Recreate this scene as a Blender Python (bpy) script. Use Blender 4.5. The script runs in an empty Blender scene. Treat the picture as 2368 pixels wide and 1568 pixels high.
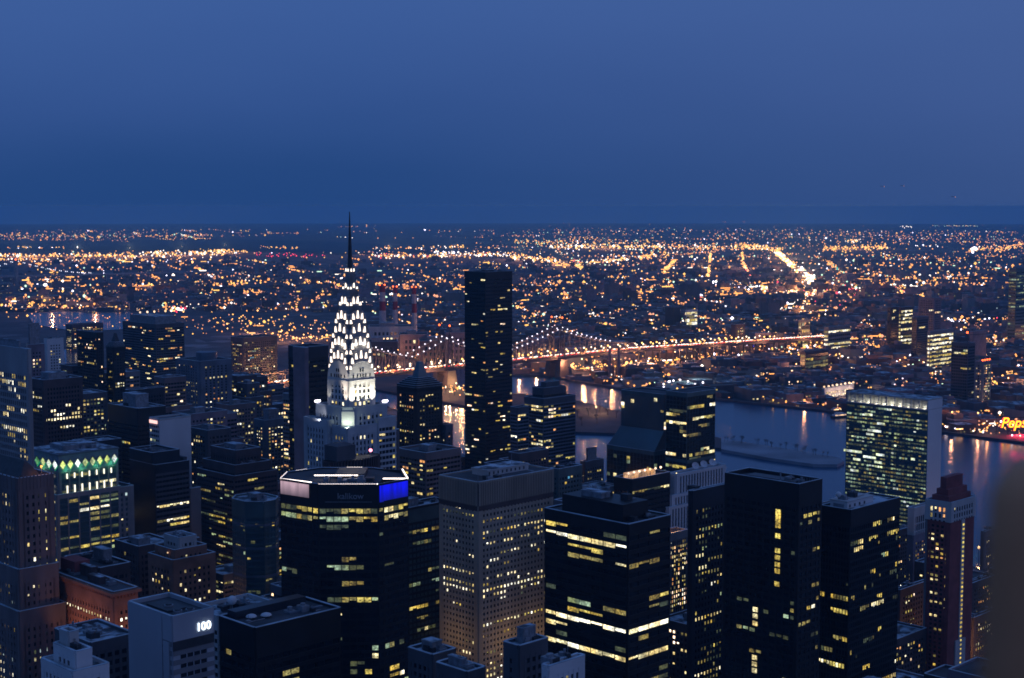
import bpy, math, random
from mathutils import Vector, Matrix
random.seed(7)
R = random.random
U = random.uniform
# ------------------------------------------------------------------ camera
sc = bpy.context.scene
COL = sc.collection
CAMZ = 320.0
PITCH = math.radians(5.06)
F = 3452.0                       # focal length in pixels of a 2367 px wide picture
CX, CY = 1183.5, 784.0
cs, sn = math.cos(PITCH), math.sin(PITCH)
cam = bpy.data.cameras.new('camera')
cam.sensor_width = 36.0
cam.lens = 36.0 * F / 2367.0
cam.clip_start = 0.05
cam.clip_end = 300000
cam.dof.use_dof = True
cam.dof.focus_distance = 1500.0
cam.dof.aperture_fstop = 5.0
camo = bpy.data.objects.new('camera', cam)
COL.objects.link(camo)
camo.location = (0, 0, CAMZ)
camo.rotation_euler = (math.pi / 2 - PITCH, 0, 0)
sc.camera = camo
# ------------------------------------------------------------------ render settings
sc.render.engine = 'CYCLES'
cy = sc.cycles
cy.max_bounces = 4
cy.diffuse_bounces = 2
cy.glossy_bounces = 2
cy.transmission_bounces = 1
cy.volume_bounces = 1
cy.transparent_max_bounces = 4
cy.sample_clamp_indirect = 2.0
cy.caustics_reflective = False
cy.caustics_refractive = False
cy.use_denoising = True
cy.use_light_tree = True
cy.pixel_filter_type = 'BLACKMAN_HARRIS'
cy.filter_width = 1.7
vs = sc.view_settings
vs.view_transform = 'Standard'
vs.look = 'None'
vs.exposure = 0.0
vs.gamma = 1.0
# ------------------------------------------------------------------ sky: dusk dome
world = bpy.data.worlds.new('World')
sc.world = world
world.use_nodes = True
wn = world.node_tree
wn.nodes.clear()
def N(tree, typ, **kw):
    n = tree.nodes.new(typ)
    for k, v in kw.items():
        setattr(n, k, v)
    return n
wo = N(wn, 'ShaderNodeOutputWorld')
bgA = N(wn, 'ShaderNodeBackground')
bgB = N(wn, 'ShaderNodeBackground')
tc = N(wn, 'ShaderNodeTexCoord')
sep = N(wn, 'ShaderNodeSeparateXYZ')
wn.links.new(tc.outputs['Generated'], sep.inputs[0])
def mathn(tree, op, a, b=None, clamp=False):
    n = N(tree, 'ShaderNodeMath', operation=op)
    n.use_clamp = clamp
    for i, v in enumerate((a, b)):
        if v is None:
            continue
        if isinstance(v, (int, float)):
            n.inputs[i].default_value = v
        else:
            tree.links.new(v, n.inputs[i])
    return n.outputs[0]
ramp = N(wn, 'ShaderNodeValToRGB')
SKY = [(0.0, (.0170, .062, .212)), (0.035, (.0170, .062, .212)), (0.055, (.0190, .065, .218)), (0.105, (.032, .085, .270)),
       (0.165, (.044, .106, .318)), (0.24, (.051, .122, .350)), (0.6, (.050, .130, .36)), (1.0, (.040, .115, .33))]
while len(ramp.color_ramp.elements) < len(SKY):
    ramp.color_ramp.elements.new(0.5)
for e, (p, c) in zip(ramp.color_ramp.elements, SKY):
    e.position = p
    e.color = (*c, 1)
zf = mathn(wn, 'MULTIPLY_ADD', sep.outputs['Z'], 1.0)
wn.nodes[-1].inputs[2].default_value = 0.04
nt = N(wn, 'ShaderNodeTexNoise')
nt.inputs['Scale'].default_value = 2.3
nt.inputs['Detail'].default_value = 3
mp = N(wn, 'ShaderNodeMapping')
mp.inputs['Scale'].default_value = (1, 1, 3.5)
wn.links.new(tc.outputs['Generated'], mp.inputs[0])
wn.links.new(mp.outputs[0], nt.inputs[0])
zz = mathn(wn, 'ADD', zf, mathn(wn, 'MULTIPLY', mathn(wn, 'SUBTRACT', nt.outputs[0], 0.5), 0.085))
wn.links.new(zz, ramp.inputs[0])
# towards the right of the view the dusk haze is greyer; behind the viewer (west) it is brighter
mixr = N(wn, 'ShaderNodeMix', data_type='RGBA', blend_type='MIX')
wn.links.new(mathn(wn, 'MULTIPLY', mathn(wn, 'ADD', sep.outputs['X'], 0.10), 0.85, True), mixr.inputs[0])
wn.links.new(ramp.outputs[0], mixr.inputs[6])
mixr.inputs[7].default_value = (.074, .122, .300, 1)
mixw = N(wn, 'ShaderNodeMix', data_type='RGBA', blend_type='MIX')
wn.links.new(mathn(wn, 'MULTIPLY', mathn(wn, 'MULTIPLY', sep.outputs['Y'], -1.0), 0.9, True), mixw.inputs[0])
mixs = N(wn, 'ShaderNodeMix', data_type='RGBA', blend_type='MIX')
wn.links.new(mathn(wn, 'MULTIPLY', mathn(wn, 'SUBTRACT', sep.outputs['X'], 0.36), 1.5, True), mixs.inputs[0])
wn.links.new(mixr.outputs[2], mixs.inputs[6])
mixs.inputs[7].default_value = (.23, .28, .58, 1)
wn.links.new(mixs.outputs[2], mixw.inputs[6])
mixw.inputs[7].default_value = (.072, .145, .400, 1)
wn.links.new(mixw.outputs[2], bgA.inputs[0])
bgA.inputs[1].default_value = 1.0
sky = N(wn, 'ShaderNodeTexSky', sky_type='NISHITA')
sky.sun_disc = False
sky.sun_elevation = math.radians(-4.0)
sky.sun_rotation = math.radians(180)
wn.links.new(sky.outputs[0], bgB.inputs[0])
bgB.inputs[1].default_value = 0.05
adds = N(wn, 'ShaderNodeAddShader')
wn.links.new(bgA.outputs[0], adds.inputs[0])
wn.links.new(bgB.outputs[0], adds.inputs[1])
wn.links.new(adds.outputs[0], wo.inputs[0])

# ------------------------------------------------------------------ projection helpers (all lengths in metres)
ER = 6371000 * 7 / 6
def curve(d2):
    return -d2 / (2 * ER)
def hz(py, Y):
    """height of a point seen at picture row py and standing Y metres ahead"""
    v = (py - CY) / F
    return CAMZ - Y * (v * cs + sn) / (cs - v * sn)
def W(px, Y, z):
    return Vector(((px - CX) * (Y * cs + (CAMZ - z) * sn) / F, Y, z))
def G(px, py):
    """point of the curved ground seen at that row and column"""
    v = (py - CY) / F
    k = (v * cs + sn) / (cs - v * sn)
    if k < 0.0101:
        k = 0.0101
    # CAMZ - z = kY ; z = -Y^2/(2ER)
    A = 1 / (2 * ER)
    disc = k * k - 4 * A * CAMZ
    Y = (k - math.sqrt(max(disc, 0))) / (2 * A)
    p = W(px, Y, curve(Y * Y))
    p.z = curve(p.x ** 2 + p.y ** 2)
    return p
def proj(p):
    dpt = p[1] * cs + (CAMZ - p[2]) * sn
    return CX + F * p[0] / dpt, CY + F * ((CAMZ - p[2]) * cs - p[1] * sn) / dpt
GA = math.radians(44.8)          # street grid direction against the view
S_ = Vector((math.cos(GA), math.sin(GA), 0))
A_ = Vector((-math.sin(GA), math.cos(GA), 0))

# ------------------------------------------------------------------ mesh helpers
class MB:
    def __init__(self):
        self.v = []; self.f = []; self.m = []; self.mats = []
    def mi(self, mat):
        if mat not in self.mats:
            self.mats.append(mat)
        return self.mats.index(mat)
    def hexa(self, pts, mat):
        b = len(self.v); k = self.mi(mat)
        self.v += [tuple(p) for p in pts]
        for q in ((0, 3, 2, 1), (4, 5, 6, 7), (0, 1, 5, 4), (1, 2, 6, 5), (2, 3, 7, 6), (3, 0, 4, 7)):
            self.f.append(tuple(b + i for i in q)); self.m.append(k)
    def box(self, x0, y0, z0, x1, y1, z1, mat):
        self.hexa([(x0, y0, z0), (x1, y0, z0), (x1, y1, z0), (x0, y1, z0), (x0, y0, z1), (x1, y0, z1), (x1, y1, z1), (x0, y1, z1)], mat)
    def obox(self, o, u, n, u0, u1, n0, n1, z0, z1, mat):
        ox, oy = o[0], o[1]
        def P(a, b, z):
            return (ox + u[0] * a + n[0] * b, oy + u[1] * a + n[1] * b, z)
        self.hexa([P(u0, n1, z0), P(u1, n1, z0), P(u1, n0, z0), P(u0, n0, z0), P(u0, n1, z1), P(u1, n1, z1), P(u1, n0, z1), P(u0, n0, z1)], mat)
    def quad(self, o, u, n, u0, u1, nn, z0, z1, mat):
        b = len(self.v)
        for a, z in ((u0, z0), (u1, z0), (u1, z1), (u0, z1)):
            self.v.append((o[0] + u[0] * a + n[0] * nn, o[1] + u[1] * a + n[1] * nn, z))
        self.f.append((b, b + 1, b + 2, b + 3)); self.m.append(self.mi(mat))
    def prism(self, poly, z0, z1, mat, top=None):
        b = len(self.v); k = self.mi(mat); n = len(poly)
        tp = top or poly
        self.v += [(p[0], p[1], z0) for p in poly] + [(p[0], p[1], z1) for p in tp]
        for i in range(n):
            j = (i + 1) % n
            self.f.append((b + i, b + j, b + n + j, b + n + i)); self.m.append(k)
        self.f.append(tuple(b + i for i in reversed(range(n)))); self.m.append(k)
        self.f.append(tuple(b + n + i for i in range(n))); self.m.append(k)
    def tube(self, p0, p1, r, mat, seg=5, r1=None):
        p0 = Vector(p0); p1 = Vector(p1); d = (p1 - p0)
        if d.length < 1e-6: return
        d.normalize()
        a = d.orthogonal().normalized(); c = d.cross(a)
        b = len(self.v); k = self.mi(mat); r1 = r if r1 is None else r1
        for q, rr in ((p0, r), (p1, r1)):
            for i in range(seg):
                t = 2 * math.pi * i / seg
                self.v.append(tuple(q + a * (rr * math.cos(t)) + c * (rr * math.sin(t))))
        for i in range(seg):
            j = (i + 1) % seg
            self.f.append((b + i, b + j, b + seg + j, b + seg + i)); self.m.append(k)
        self.f.append(tuple(b + i for i in reversed(range(seg)))); self.m.append(k)
        self.f.append(tuple(b + seg + i for i in range(seg))); self.m.append(k)
    def ball(self, c, r, mat, seg=6, rings=4, sz=1.0, half=False):
        b = len(self.v); k = self.mi(mat)
        self.v.append((c[0], c[1], c[2] + r * sz))
        last = rings if not half else rings // 2 + 1
        for i in range(1, last):
            ph = math.pi * i / rings
            for j in range(seg):
                t = 2 * math.pi * j / seg
                self.v.append((c[0] + r * math.sin(ph) * math.cos(t), c[1] + r * math.sin(ph) * math.sin(t), c[2] + r * sz * math.cos(ph)))
        nr = last - 1
        for j in range(seg):
            self.f.append((b, b + 1 + j, b + 1 + (j + 1) % seg)); self.m.append(k)
        for i in range(nr - 1):
            for j in range(seg):
                a0 = b + 1 + i * seg
                self.f.append((a0 + j, a0 + seg + j, a0 + seg + (j + 1) % seg, a0 + (j + 1) % seg)); self.m.append(k)
        a0 = b + 1 + (nr - 1) * seg
        if half:
            self.f.append(tuple(a0 + j for j in reversed(range(seg)))); self.m.append(k)
        else:
            self.v.append((c[0], c[1], c[2] - r * sz)); e = len(self.v) - 1
            for j in range(seg):
                self.f.append((e, a0 + (j + 1) % seg, a0 + j)); self.m.append(k)
    def octa(self, c, r, mat):
        b = len(self.v); k = self.mi(mat); x, y, z = c
        self.v += [(x + r, y, z), (x, y + r, z), (x - r, y, z), (x, y - r, z), (x, y, z + r), (x, y, z - r)]
        for t in ((0, 1, 4), (1, 2, 4), (2, 3, 4), (3, 0, 4), (1, 0, 5), (2, 1, 5), (3, 2, 5), (0, 3, 5)):
            self.f.append(tuple(b + i for i in t)); self.m.append(k)
    def mesh(self, name):
        me = bpy.data.meshes.new(name)
        me.from_pydata(self.v, [], self.f)
        for m in self.mats:
            me.materials.append(m)
        if len(self.mats) > 1:
            me.polygons.foreach_set('material_index', self.m)
        me.update()
        return me
    def build(self, name, parent=None):
        o = bpy.data.objects.new(name, self.mesh(name))
        COL.objects.link(o)
        if parent is not None:
            o.parent = parent
        return o
def tag(o, label=None, cat=None, group=None, kind=None):
    if label: o['label'] = label
    if cat: o['category'] = cat
    if group: o['group'] = group
    if kind: o['kind'] = kind
    return o
def empty(name, loc, rz=0.0, label=None, cat=None, group=None):
    o = bpy.data.objects.new(name, None)
    COL.objects.link(o)
    o.location = loc
    o.rotation_euler = (0, 0, rz)
    o.empty_display_size = 2
    return tag(o, label, cat, group)

# ------------------------------------------------------------------ materials
MC = {}
def mat(name, col, rough=0.7, metal=0.0, var=0.25, scale=0.15, spec=0.4, streak=False):
    if name in MC: return MC[name]
    m = bpy.data.materials.new(name); m.use_nodes = True
    t = m.node_tree; b = t.nodes['Principled BSDF']
    b.inputs['Roughness'].default_value = rough
    b.inputs['Metallic'].default_value = metal
    b.inputs['Specular IOR Level'].default_value = spec
    g = N(t, 'ShaderNodeNewGeometry')
    mpn = N(t, 'ShaderNodeMapping')
    mpn.inputs['Scale'].default_value = (1, 1, 0.25) if streak else (1, 1, 1)
    t.links.new(g.outputs['Position'], mpn.inputs[0])
    n = N(t, 'ShaderNodeTexNoise'); n.inputs['Scale'].default_value = scale; n.inputs['Detail'].default_value = 5
    t.links.new(mpn.outputs[0], n.inputs[0])
    r = N(t, 'ShaderNodeValToRGB')
    r.color_ramp.elements[0].position = 0.3; r.color_ramp.elements[1].position = 0.7
    r.color_ramp.elements[0].color = (*[c * (1 - var) for c in col], 1)
    r.color_ramp.elements[1].color = (*[min(1, c * (1 + var)) for c in col], 1)
    t.links.new(n.outputs[0], r.inputs[0]); t.links.new(r.outputs[0], b.inputs['Base Color'])
    MC[name] = m
    return m
def emis(name, col, s, mott=0.0, sampling='NONE', scale=0.95):
    if name in MC: return MC[name]
    m = bpy.data.materials.new(name); m.use_nodes = True
    t = m.node_tree; b = t.nodes['Principled BSDF']
    b.inputs['Base Color'].default_value = (.05, .05, .05, 1)
    b.inputs['Emission Color'].default_value = (*col, 1)
    b.inputs['Emission Strength'].default_value = s
    if mott:
        g = N(t, 'ShaderNodeNewGeometry')
        mpn = N(t, 'ShaderNodeMapping'); mpn.inputs['Scale'].default_value = (1, 1, 1.4)
        t.links.new(g.outputs['Position'], mpn.inputs[0])
        n = N(t, 'ShaderNodeTexNoise'); n.inputs['Scale'].default_value = scale; n.inputs['Detail'].default_value = 3
        t.links.new(mpn.outputs[0], n.inputs[0])
        mr = N(t, 'ShaderNodeMapRange')
        mr.inputs['From Min'].default_value = 0.34; mr.inputs['From Max'].default_value = 0.66
        mr.inputs['To Min'].default_value = s * (1 - mott); mr.inputs['To Max'].default_value = s * (1 + mott)
        t.links.new(n.outputs[0], mr.inputs[0])
        n2 = N(t, 'ShaderNodeTexNoise'); n2.inputs['Scale'].default_value = .17; n2.inputs['Detail'].default_value = 2
        t.links.new(g.outputs['Position'], n2.inputs[0])
        mr2 = N(t, 'ShaderNodeMapRange'); mr2.inputs['From Min'].default_value = .35; mr2.inputs['From Max'].default_value = .65
        mr2.inputs['To Min'].default_value = .35; mr2.inputs['To Max'].default_value = 1.5
        t.links.new(n2.outputs[0], mr2.inputs[0])
        t.links.new(mathn(t, 'MULTIPLY', mr.outputs[0], mr2.outputs[0]), b.inputs['Emission Strength'])
        mxc = N(t, 'ShaderNodeMix', data_type='RGBA'); mxc.inputs[6].default_value = (*col, 1)
        mxc.inputs[7].default_value = (col[0], min(1, col[1] * 1.22), min(1, col[2] * 1.9), 1)
        n3 = N(t, 'ShaderNodeTexNoise'); n3.inputs['Scale'].default_value = .09; n3.inputs['Detail'].default_value = 1
        t.links.new(g.outputs['Position'], n3.inputs[0])
        t.links.new(mathn(t, 'MULTIPLY', mathn(t, 'SUBTRACT', n3.outputs[0], .4), 5, True), mxc.inputs[0])
        t.links.new(mxc.outputs[2], b.inputs['Emission Color'])
    m.cycles.emission_sampling = sampling
    MC[name] = m
    return m
WIN = {
    'hot':  emis('window_light_hot', (1.0, .80, .42), 1.7, .5),
    'cream': emis('window_light_cream', (1.0, .74, .27), 1.0, .65),
    'yel':  emis('window_light_yellow', (1.0, .66, .10), .62, .7),
    'dim':  emis('window_light_dim', (1.0, .72, .16), .22, .8),
    'faint': emis('window_light_faint', (.75, .8, .30), .07, .6),
    'grn':  emis('window_light_green', (.72, .85, .35), .42, .55),
    'grnh': emis('window_light_green_bright', (.90, 1.0, .50), 1.0, .4),
    'cool': emis('window_light_cool', (.75, .95, .95), .55, .5),
    'amb':  emis('window_light_amber', (1.0, .40, .10), .95, .5),
    'ambh': emis('window_light_amber_bright', (1.0, .60, .28), 2.4, .4),
    'cyan': emis('window_light_cyan', (.15, .6, 1.0), .6, .4),
}
PAL = {
    'office': [('hot', 1), ('cream', 3), ('yel', 4), ('dim', 6), ('faint', 5), ('grn', 1)],
    'bright': [('hot', 5), ('cream', 5), ('yel', 2), ('dim', 1)],
    'row':    [('hot', 6), ('cream', 4), ('yel', 1)],
    'tan':    [('hot', 3), ('cream', 3), ('yel', 3), ('dim', 4), ('faint', 2)],
    'resid':  [('ambh', 2), ('amb', 3), ('cream', 4), ('yel', 4), ('dim', 4), ('hot', 2)],
    'green':  [('grn', 5), ('grnh', .6), ('faint', 8), ('dim', 3)],
    'greeny': [('grn', 2), ('yel', 3), ('cream', 1), ('faint', 6), ('dim', 5)],
    'stone':  [('hot', 2), ('cream', 4), ('yel', 2), ('dim', 3), ('cool', 1), ('faint', 2)],
    'mix':    [('hot', 1), ('cream', 3), ('yel', 3), ('dim', 3), ('grn', 2), ('amb', 1), ('cyan', .3)],
}
def pick(pal):
    tot = sum(w for _, w in PAL[pal]); r = R() * tot
    for k, w in PAL[pal]:
        r -= w
        if r <= 0: return k
    return PAL[pal][-1][0]
GLS = mat('dark_glass', (.012, .016, .022), .22, 0, .3, .08, .5)
GLSB = mat('teal_glass', (.03, .075, .10), .3, 0.0, .3, .03, .8)
ROOFT = mat('tar_roof', (.05, .055, .065), .85, 0, .5, .07)
METAL = mat('galvanised_metal', (.22, .24, .27), .5, .3, .3, .4)
DMETAL = mat('dark_metal', (.035, .038, .045), .55, .2, .3, .4)
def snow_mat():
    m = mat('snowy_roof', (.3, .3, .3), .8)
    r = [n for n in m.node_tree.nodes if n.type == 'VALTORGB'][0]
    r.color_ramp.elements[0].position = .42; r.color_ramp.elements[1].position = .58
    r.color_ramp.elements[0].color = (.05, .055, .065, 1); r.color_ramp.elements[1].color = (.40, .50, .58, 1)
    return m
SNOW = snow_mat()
COPE = mat('edge_highlight_coping', (.34, .42, .48), .7, 0, .35, .12)  # pale colour paints the roof-edge highlights onto the copings

# ------------------------------------------------------------------ facade system
def ccw(poly):
    a = sum(poly[i][0] * poly[(i + 1) % len(poly)][1] - poly[(i + 1) % len(poly)][0] * poly[i][1] for i in range(len(poly)))
    return poly if a > 0 else list(reversed(poly))
NB = []        # picture extents of the named buildings
FOOT = []      # circles that are already built on
class Bld:
    """one building: an Empty at its base, its parts as children"""
    def __init__(s, name, label, cat, origin, rz, group=None):
        s.root = empty(name, origin, rz, label, cat, group)
        s.M = Matrix.Translation(Vector(origin)) @ Matrix.Rotation(rz, 4, 'Z')
        s.wall = MB(); s.glass = MB(); s.roof = MB(); s.win = []; s.extra = []
    def toworld(s, p):
        return s.M @ Vector(p)
    def tier(s, poly, z0, z1, st, lit=None, faces=None, roof=True, rows=None, zmin=None):
        poly = ccw([Vector((p[0], p[1])) for p in poly])
        st = {**STD, **st}
        wm = st['wall']; gm = st['glass']
        s.glass.prism(poly, z0, z1 - .3, gm)
        n = len(poly)
        lit = (st['lit'] if lit is None else lit) * 1.55
        for i in range(n):
            a, b = poly[i], poly[(i + 1) % n]
            L = (b - a).length
            if L < .5: continue
            u = (b - a) / L
            nn = Vector((u[1], -u[0]))
            s.face(a, u, nn, L, z0, z1, st, lit, rows, zmin)
        if roof:
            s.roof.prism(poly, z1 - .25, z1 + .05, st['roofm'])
            for i in range(n):
                a, b = poly[i], poly[(i + 1) % n]
                L = (b - a).length
                if L < .3: continue
                u = (b - a) / L; nn = Vector((u[1], -u[0]))
                s.wall.obox(a, u, nn, -.02, L - .52, -.5, st['pd'] + .06, z1 - .4, z1 + st['par'], st['parm'] or wm)
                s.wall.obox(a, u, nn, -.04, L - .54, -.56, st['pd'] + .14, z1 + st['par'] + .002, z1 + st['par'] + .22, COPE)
    def face(s, a, u, nn, L, z0, z1, st, lit, rows, zmin):
        wm = st['wall']; mode = st['mode']; pd = st['pd']
        mid = s.toworld((a[0] + u[0] * L / 2, a[1] + u[1] * L / 2, z1))
        nw = s.M.to_3x3() @ Vector((nn[0], nn[1], 0))
        vis = nw.dot(Vector((0, 0, 0)) - Vector((mid.x, mid.y, 0))) > 0
        if mode == 'blank' or (st.get('blank') == 'right' and nw.x > .3 and nw.y < 0) or (st.get('blank') == 'left' and nw.x < -.3 and nw.y < 0):
            s.wall.obox(a, u, nn, 0, L, .0, pd, z0, z1, st.get('bmat') or wm)
            return
        nb = max(1, round(L / st['bay'])); bay = L / nb
        cap = st['cap']; fh = st['fh']; nf = max(1, int((z1 - cap - z0) / fh))
        # cap band
        s.wall.obox(a, u, nn, 0, L, .0, pd, z1 - cap, z1, st.get('capm') or wm)
        if st.get('ribcap'):
            for i in range(nb * 2 + 1):
                x = min(L - .4, max(.4, i * bay / 2 * 1.0))
                s.wall.obox(a, u, nn, x - .32, x + .32, pd, pd + .5, z1 - cap + .3, z1 + .6, wm)
        pw = st['pw']; sh = st['sh']
        if mode in ('grid', 'ribs', 'glass'):
            for i in range(nb + 1):
                w = pw if 0 < i < nb else pw * 1.6
                if st.get('major') and i % st['major'] == 0: w = max(w, st.get('mw', 1.2))
                x = min(L - w / 2, max(w / 2, i * bay))
                s.wall.obox(a, u, nn, x - w / 2, x + w / 2, .0, pd, z0, z1 - cap, wm)
        spd = pd - .12 if mode != 'ribbon' else pd
        if mode == 'ribs': spd = pd * .35
        if mode == 'ribbon':
            for i in range(nb + 1):
                x = min(L - .2, max(.2, i * bay)); w = .3 if 0 < i < nb else st.get('cw', .8)
                x = min(L - w / 2, max(w / 2, i * bay))
                s.wall.obox(a, u, nn, x - w / 2, x + w / 2, .0, pd * .6, z0, z1 - cap, wm)
        for j in range(nf + 1):
            zt = z1 - cap - j * fh
            zb = max(z0, zt - sh)
            if zt - zb > .1:
                s.wall.obox(a, u, nn, 0.01, L - .01, .0, spd, zb, zt, st.get('spm') or wm)
        # lit windows
        if not vis: return
        rowp = {}
        if rows:
            for rr in rows:
                ry, p = rr[0], rr[1]
                side = rr[2] if len(rr) > 2 else None
                if side == 'L' and nw.x > 0: continue
                if side == 'R' and nw.x < 0: continue
                zr = hz(ry, mid.y * .97 + 0.03 * s.root.location.y)
                j = int(round((z1 - cap - zr) / fh - .5))
                rowp[j] = (p, rr[3] if len(rr) > 3 else None)
        gw = (bay - pw) if mode != 'ribbon' else bay - .35
        for j in range(nf):
            zt = z1 - cap - j * fh - sh
            zb = z1 - cap - (j + 1) * fh
            if zmin and zb < zmin: break
            pj = lit * (0.25 + 1.5 * R())
            if R() < .08: pj = min(.9, pj * 3.5)
            if st.get('grad'): pj *= .35 + 1.3 * (1 - zb / z1)
            pal = st['pal']
            if j in rowp:
                pj = rowp[j][0]; pal = rowp[j][1] or pal
            i = 0
            while i < nb:
                if R() < pj / st['run'] * (1 if pj < .7 else st['run']):
                    k = pick(pal); ln = 1 + int(R() * (2 * st['run'] - 1))
                    for q in range(ln):
                        if i >= nb: break
                        if R() < .25: k = pick(pal)
                        x0 = i * bay + (pw / 2 if mode != 'ribbon' else .18)
                        x1 = x0 + gw
                        zb2 = zb + (zt - zb) * (0 if R() < .65 else U(.2, .55))
                        zt2 = zt
                        pw_ = s.toworld((a[0] + u[0] * x0, a[1] + u[1] * x0, zb2))
                        sx, sy = proj(pw_)
                        if -10 < sx < 2380 and sy < 1585:
                            s.win.append((a, u, nn, x0, x1, zb2, zt2, k))
                        i += 1
                else:
                    i += 1
    def unit(s, name, mb):
        return mb.build(name, s.root)
    def finish(s, nparts=0, wallname='wall'):
        if not nparts:      # too far off for panes of their own: lit panes belong to the glazing
            for (a, u, nn, x0, x1, z0, z1, k) in s.win:
                s.glass.quad(a, u, nn, x0, x1, .07, z0, z1, WIN[k])
            s.win = []
        if s.wall.f: s.wall.build(wallname, s.root)
        if s.glass.f: s.glass.build('glazing', s.root)
        if s.roof.f: s.roof.build('roof', s.root)
        random.shuffle(s.win)
        own = s.win[:nparts]; rest = s.win[nparts:]
        cache = {}
        for (a, u, nn, x0, x1, z0, z1, k) in own:
            w, h = round(x1 - x0, 2), round((z1 - z0) * 2) / 2 or .5
            key = (w, h, k)
            if key not in cache:
                mb = MB(); mb.box(-w / 2, -.03, -h / 2, w / 2, .03, h / 2, WIN[k]); cache[key] = mb.mesh('window')
            o = bpy.data.objects.new('window', cache[key]); COL.objects.link(o); o.parent = s.root
            xm = (x0 + x1) / 2
            o.location = (a[0] + u[0] * xm + nn[0] * .06, a[1] + u[1] * xm + nn[1] * .06, z1 - h / 2)
            o.rotation_euler = (0, 0, math.atan2(u[1], u[0]))
        if rest:
            mb = MB()
            for (a, u, nn, x0, x1, z0, z1, k) in rest:
                mb.quad(a, u, nn, x0, x1, .07, z0, z1, WIN[k])
            o = mb.build('windows', s.root)
            if nparts: o['kind'] = 'stuff'
        return s
STD = dict(wall=None, glass=GLS, mode='grid', bay=3.2, fh=3.9, pw=1.2, sh=1.7, pd=.45, cap=5.0, par=1.2, parm=None,
           lit=.1, pal='office', run=1.6, roofm=ROOFT)
def rect(x0, y0, x1, y1):
    return [(x0, y0), (x1, y0), (x1, y1), (x0, y1)]
def solve(xl, xc, xr, yt, Y):
    z = hz(yt, Y)
    C = W(xc, Y, z)
    def ln(d, px):
        k = (px - CX) / F
        base = C.y * cs + (CAMZ - z) * sn
        return (k * base - C.x) / (d.x - k * d.y * cs)
    return C, z, ln(S_, xr), ln(A_, xl)
def gridb(name, label, cat, xl, xc, xr, yt, Y, group=None):
    """building on the street grid: xc,yt is the near top corner, xl / xr its left and right edges"""
    C, H, Ls, La = solve(xl, xc, xr, yt, Y)
    b = Bld(name, label, cat, (C.x, C.y, 0), GA, group)
    b.Ls, b.La, b.H = Ls, La, H
    ctr = Vector((C.x, C.y, 0)) + S_ * Ls / 2 + A_ * La / 2
    FOOT.append((ctr.x, ctr.y, math.hypot(Ls, La) / 2))
    NB.append((xl, xr, yt, Y))
    return b
def rooftop(b, x0, y0, x1, y1, z, n=5, ph=None, m=None, name='penthouse', extra=True):
    """plant boxes, ducts, fans and rails on a roof"""
    m = m or METAL
    if ph:
        for (fx0, fy0, fx1, fy1, h) in ph:
            mb = MB()
            X0 = x0 + (x1 - x0) * fx0; X1 = x0 + (x1 - x0) * fx1; Y0 = y0 + (y1 - y0) * fy0; Y1 = y0 + (y1 - y0) * fy1
            mb.box(X0, Y0, z, X1, Y1, z + h, m)
            mb.box(X0 - .3, Y0 - .3, z + h, X1 + .3, Y1 + .3, z + h + .5, m)
            k = max(2, int((X1 - X0) / 2.5))
            for i in range(k + 1):
                xx = X0 + (X1 - X0 - .3) * i / k
                mb.box(xx, Y0 - .18, z, xx + .3, Y0 - .01, z + h - .4, m)
            k = max(2, int((Y1 - Y0) / 2.5))
            for i in range(k + 1):
                yy = Y0 + (Y1 - Y0 - .3) * i / k
                mb.box(X0 - .18, yy, z, X0 - .01, yy + .3, z + h - .4, m)
            mb.build(name, b.root)
            mb = MB(); mb.box(X0 + .4, Y0 + .4, z + h + .5, X1 - .4, Y1 - .4, z + h + .62, SNOW); mb.build('penthouse_roof', b.root)
    for i in range(n):
        mb = MB()
        w = U(1.5, 4.5); l = U(2, 6); h = U(1, 2.8)
        X = U(x0 + 1, max(x0 + 1.1, x1 - w - 1)); Yy = U(y0 + 1, max(y0 + 1.1, y1 - l - 1))
        mb.box(X, Yy, z, X + w, Yy + l, z + h, random.choice([METAL, DMETAL]))
        if R() < .6:
            mb.tube((X + w / 2, Yy + l / 2, z + h), (X + w / 2, Yy + l / 2, z + h + U(.5, 1.6)), min(w, l) * .3, METAL, 8)
        if R() < .5:
            mb.tube((X + w / 2, Yy + .3, z + .35), (min(x1 - .5, X + w / 2 + U(3, 9)), Yy + .3, z + .35), .22, METAL, 5)
            mb.tube((X + .4, Yy + .4, z + h), (X + .4, Yy + .4, z + h + U(1, 3)), .09, METAL, 4)
        mb.build('vent_unit', b.root)

BR = mat('brown_stone', (.145, .115, .115), .8, 0, .3, .1, streak=True)
TAN = mat('tan_stone', (.36, .30, .235), .8, 0, .2, .08, streak=True)
BRICK = mat('red_brick', (.20, .055, .055), .85, 0, .25, .15)
ORBR = mat('orange_brick', (.26, .13, .09), .85, 0, .25, .12)
PALE = mat('pale_stone', (.42, .42, .42), .75, 0, .15, .08, streak=True)
WHT = mat('white_panel', (.55, .56, .58), .7, 0, .10, .05, streak=True)
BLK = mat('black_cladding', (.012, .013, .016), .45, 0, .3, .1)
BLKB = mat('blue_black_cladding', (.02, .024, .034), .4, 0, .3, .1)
GRY = mat('grey_concrete', (.16, .165, .18), .75, 0, .2, .08, streak=True)
DGRY = mat('dark_grey_concrete', (.07, .072, .085), .75, 0, .25, .08, streak=True)
DBRN = mat('dark_brown_masonry', (.07, .05, .052), .8, 0, .25, .1)
GRN = mat('green_tinted_cladding', (.055, .10, .11), .4, 0, .3, .08)
MAUVE = mat('mauve_masonry', (.17, .14, .17), .8, 0, .25, .1)
BLUEG = mat('blue_grey_cladding', (.10, .13, .17), .5, 0, .25, .08)

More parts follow.
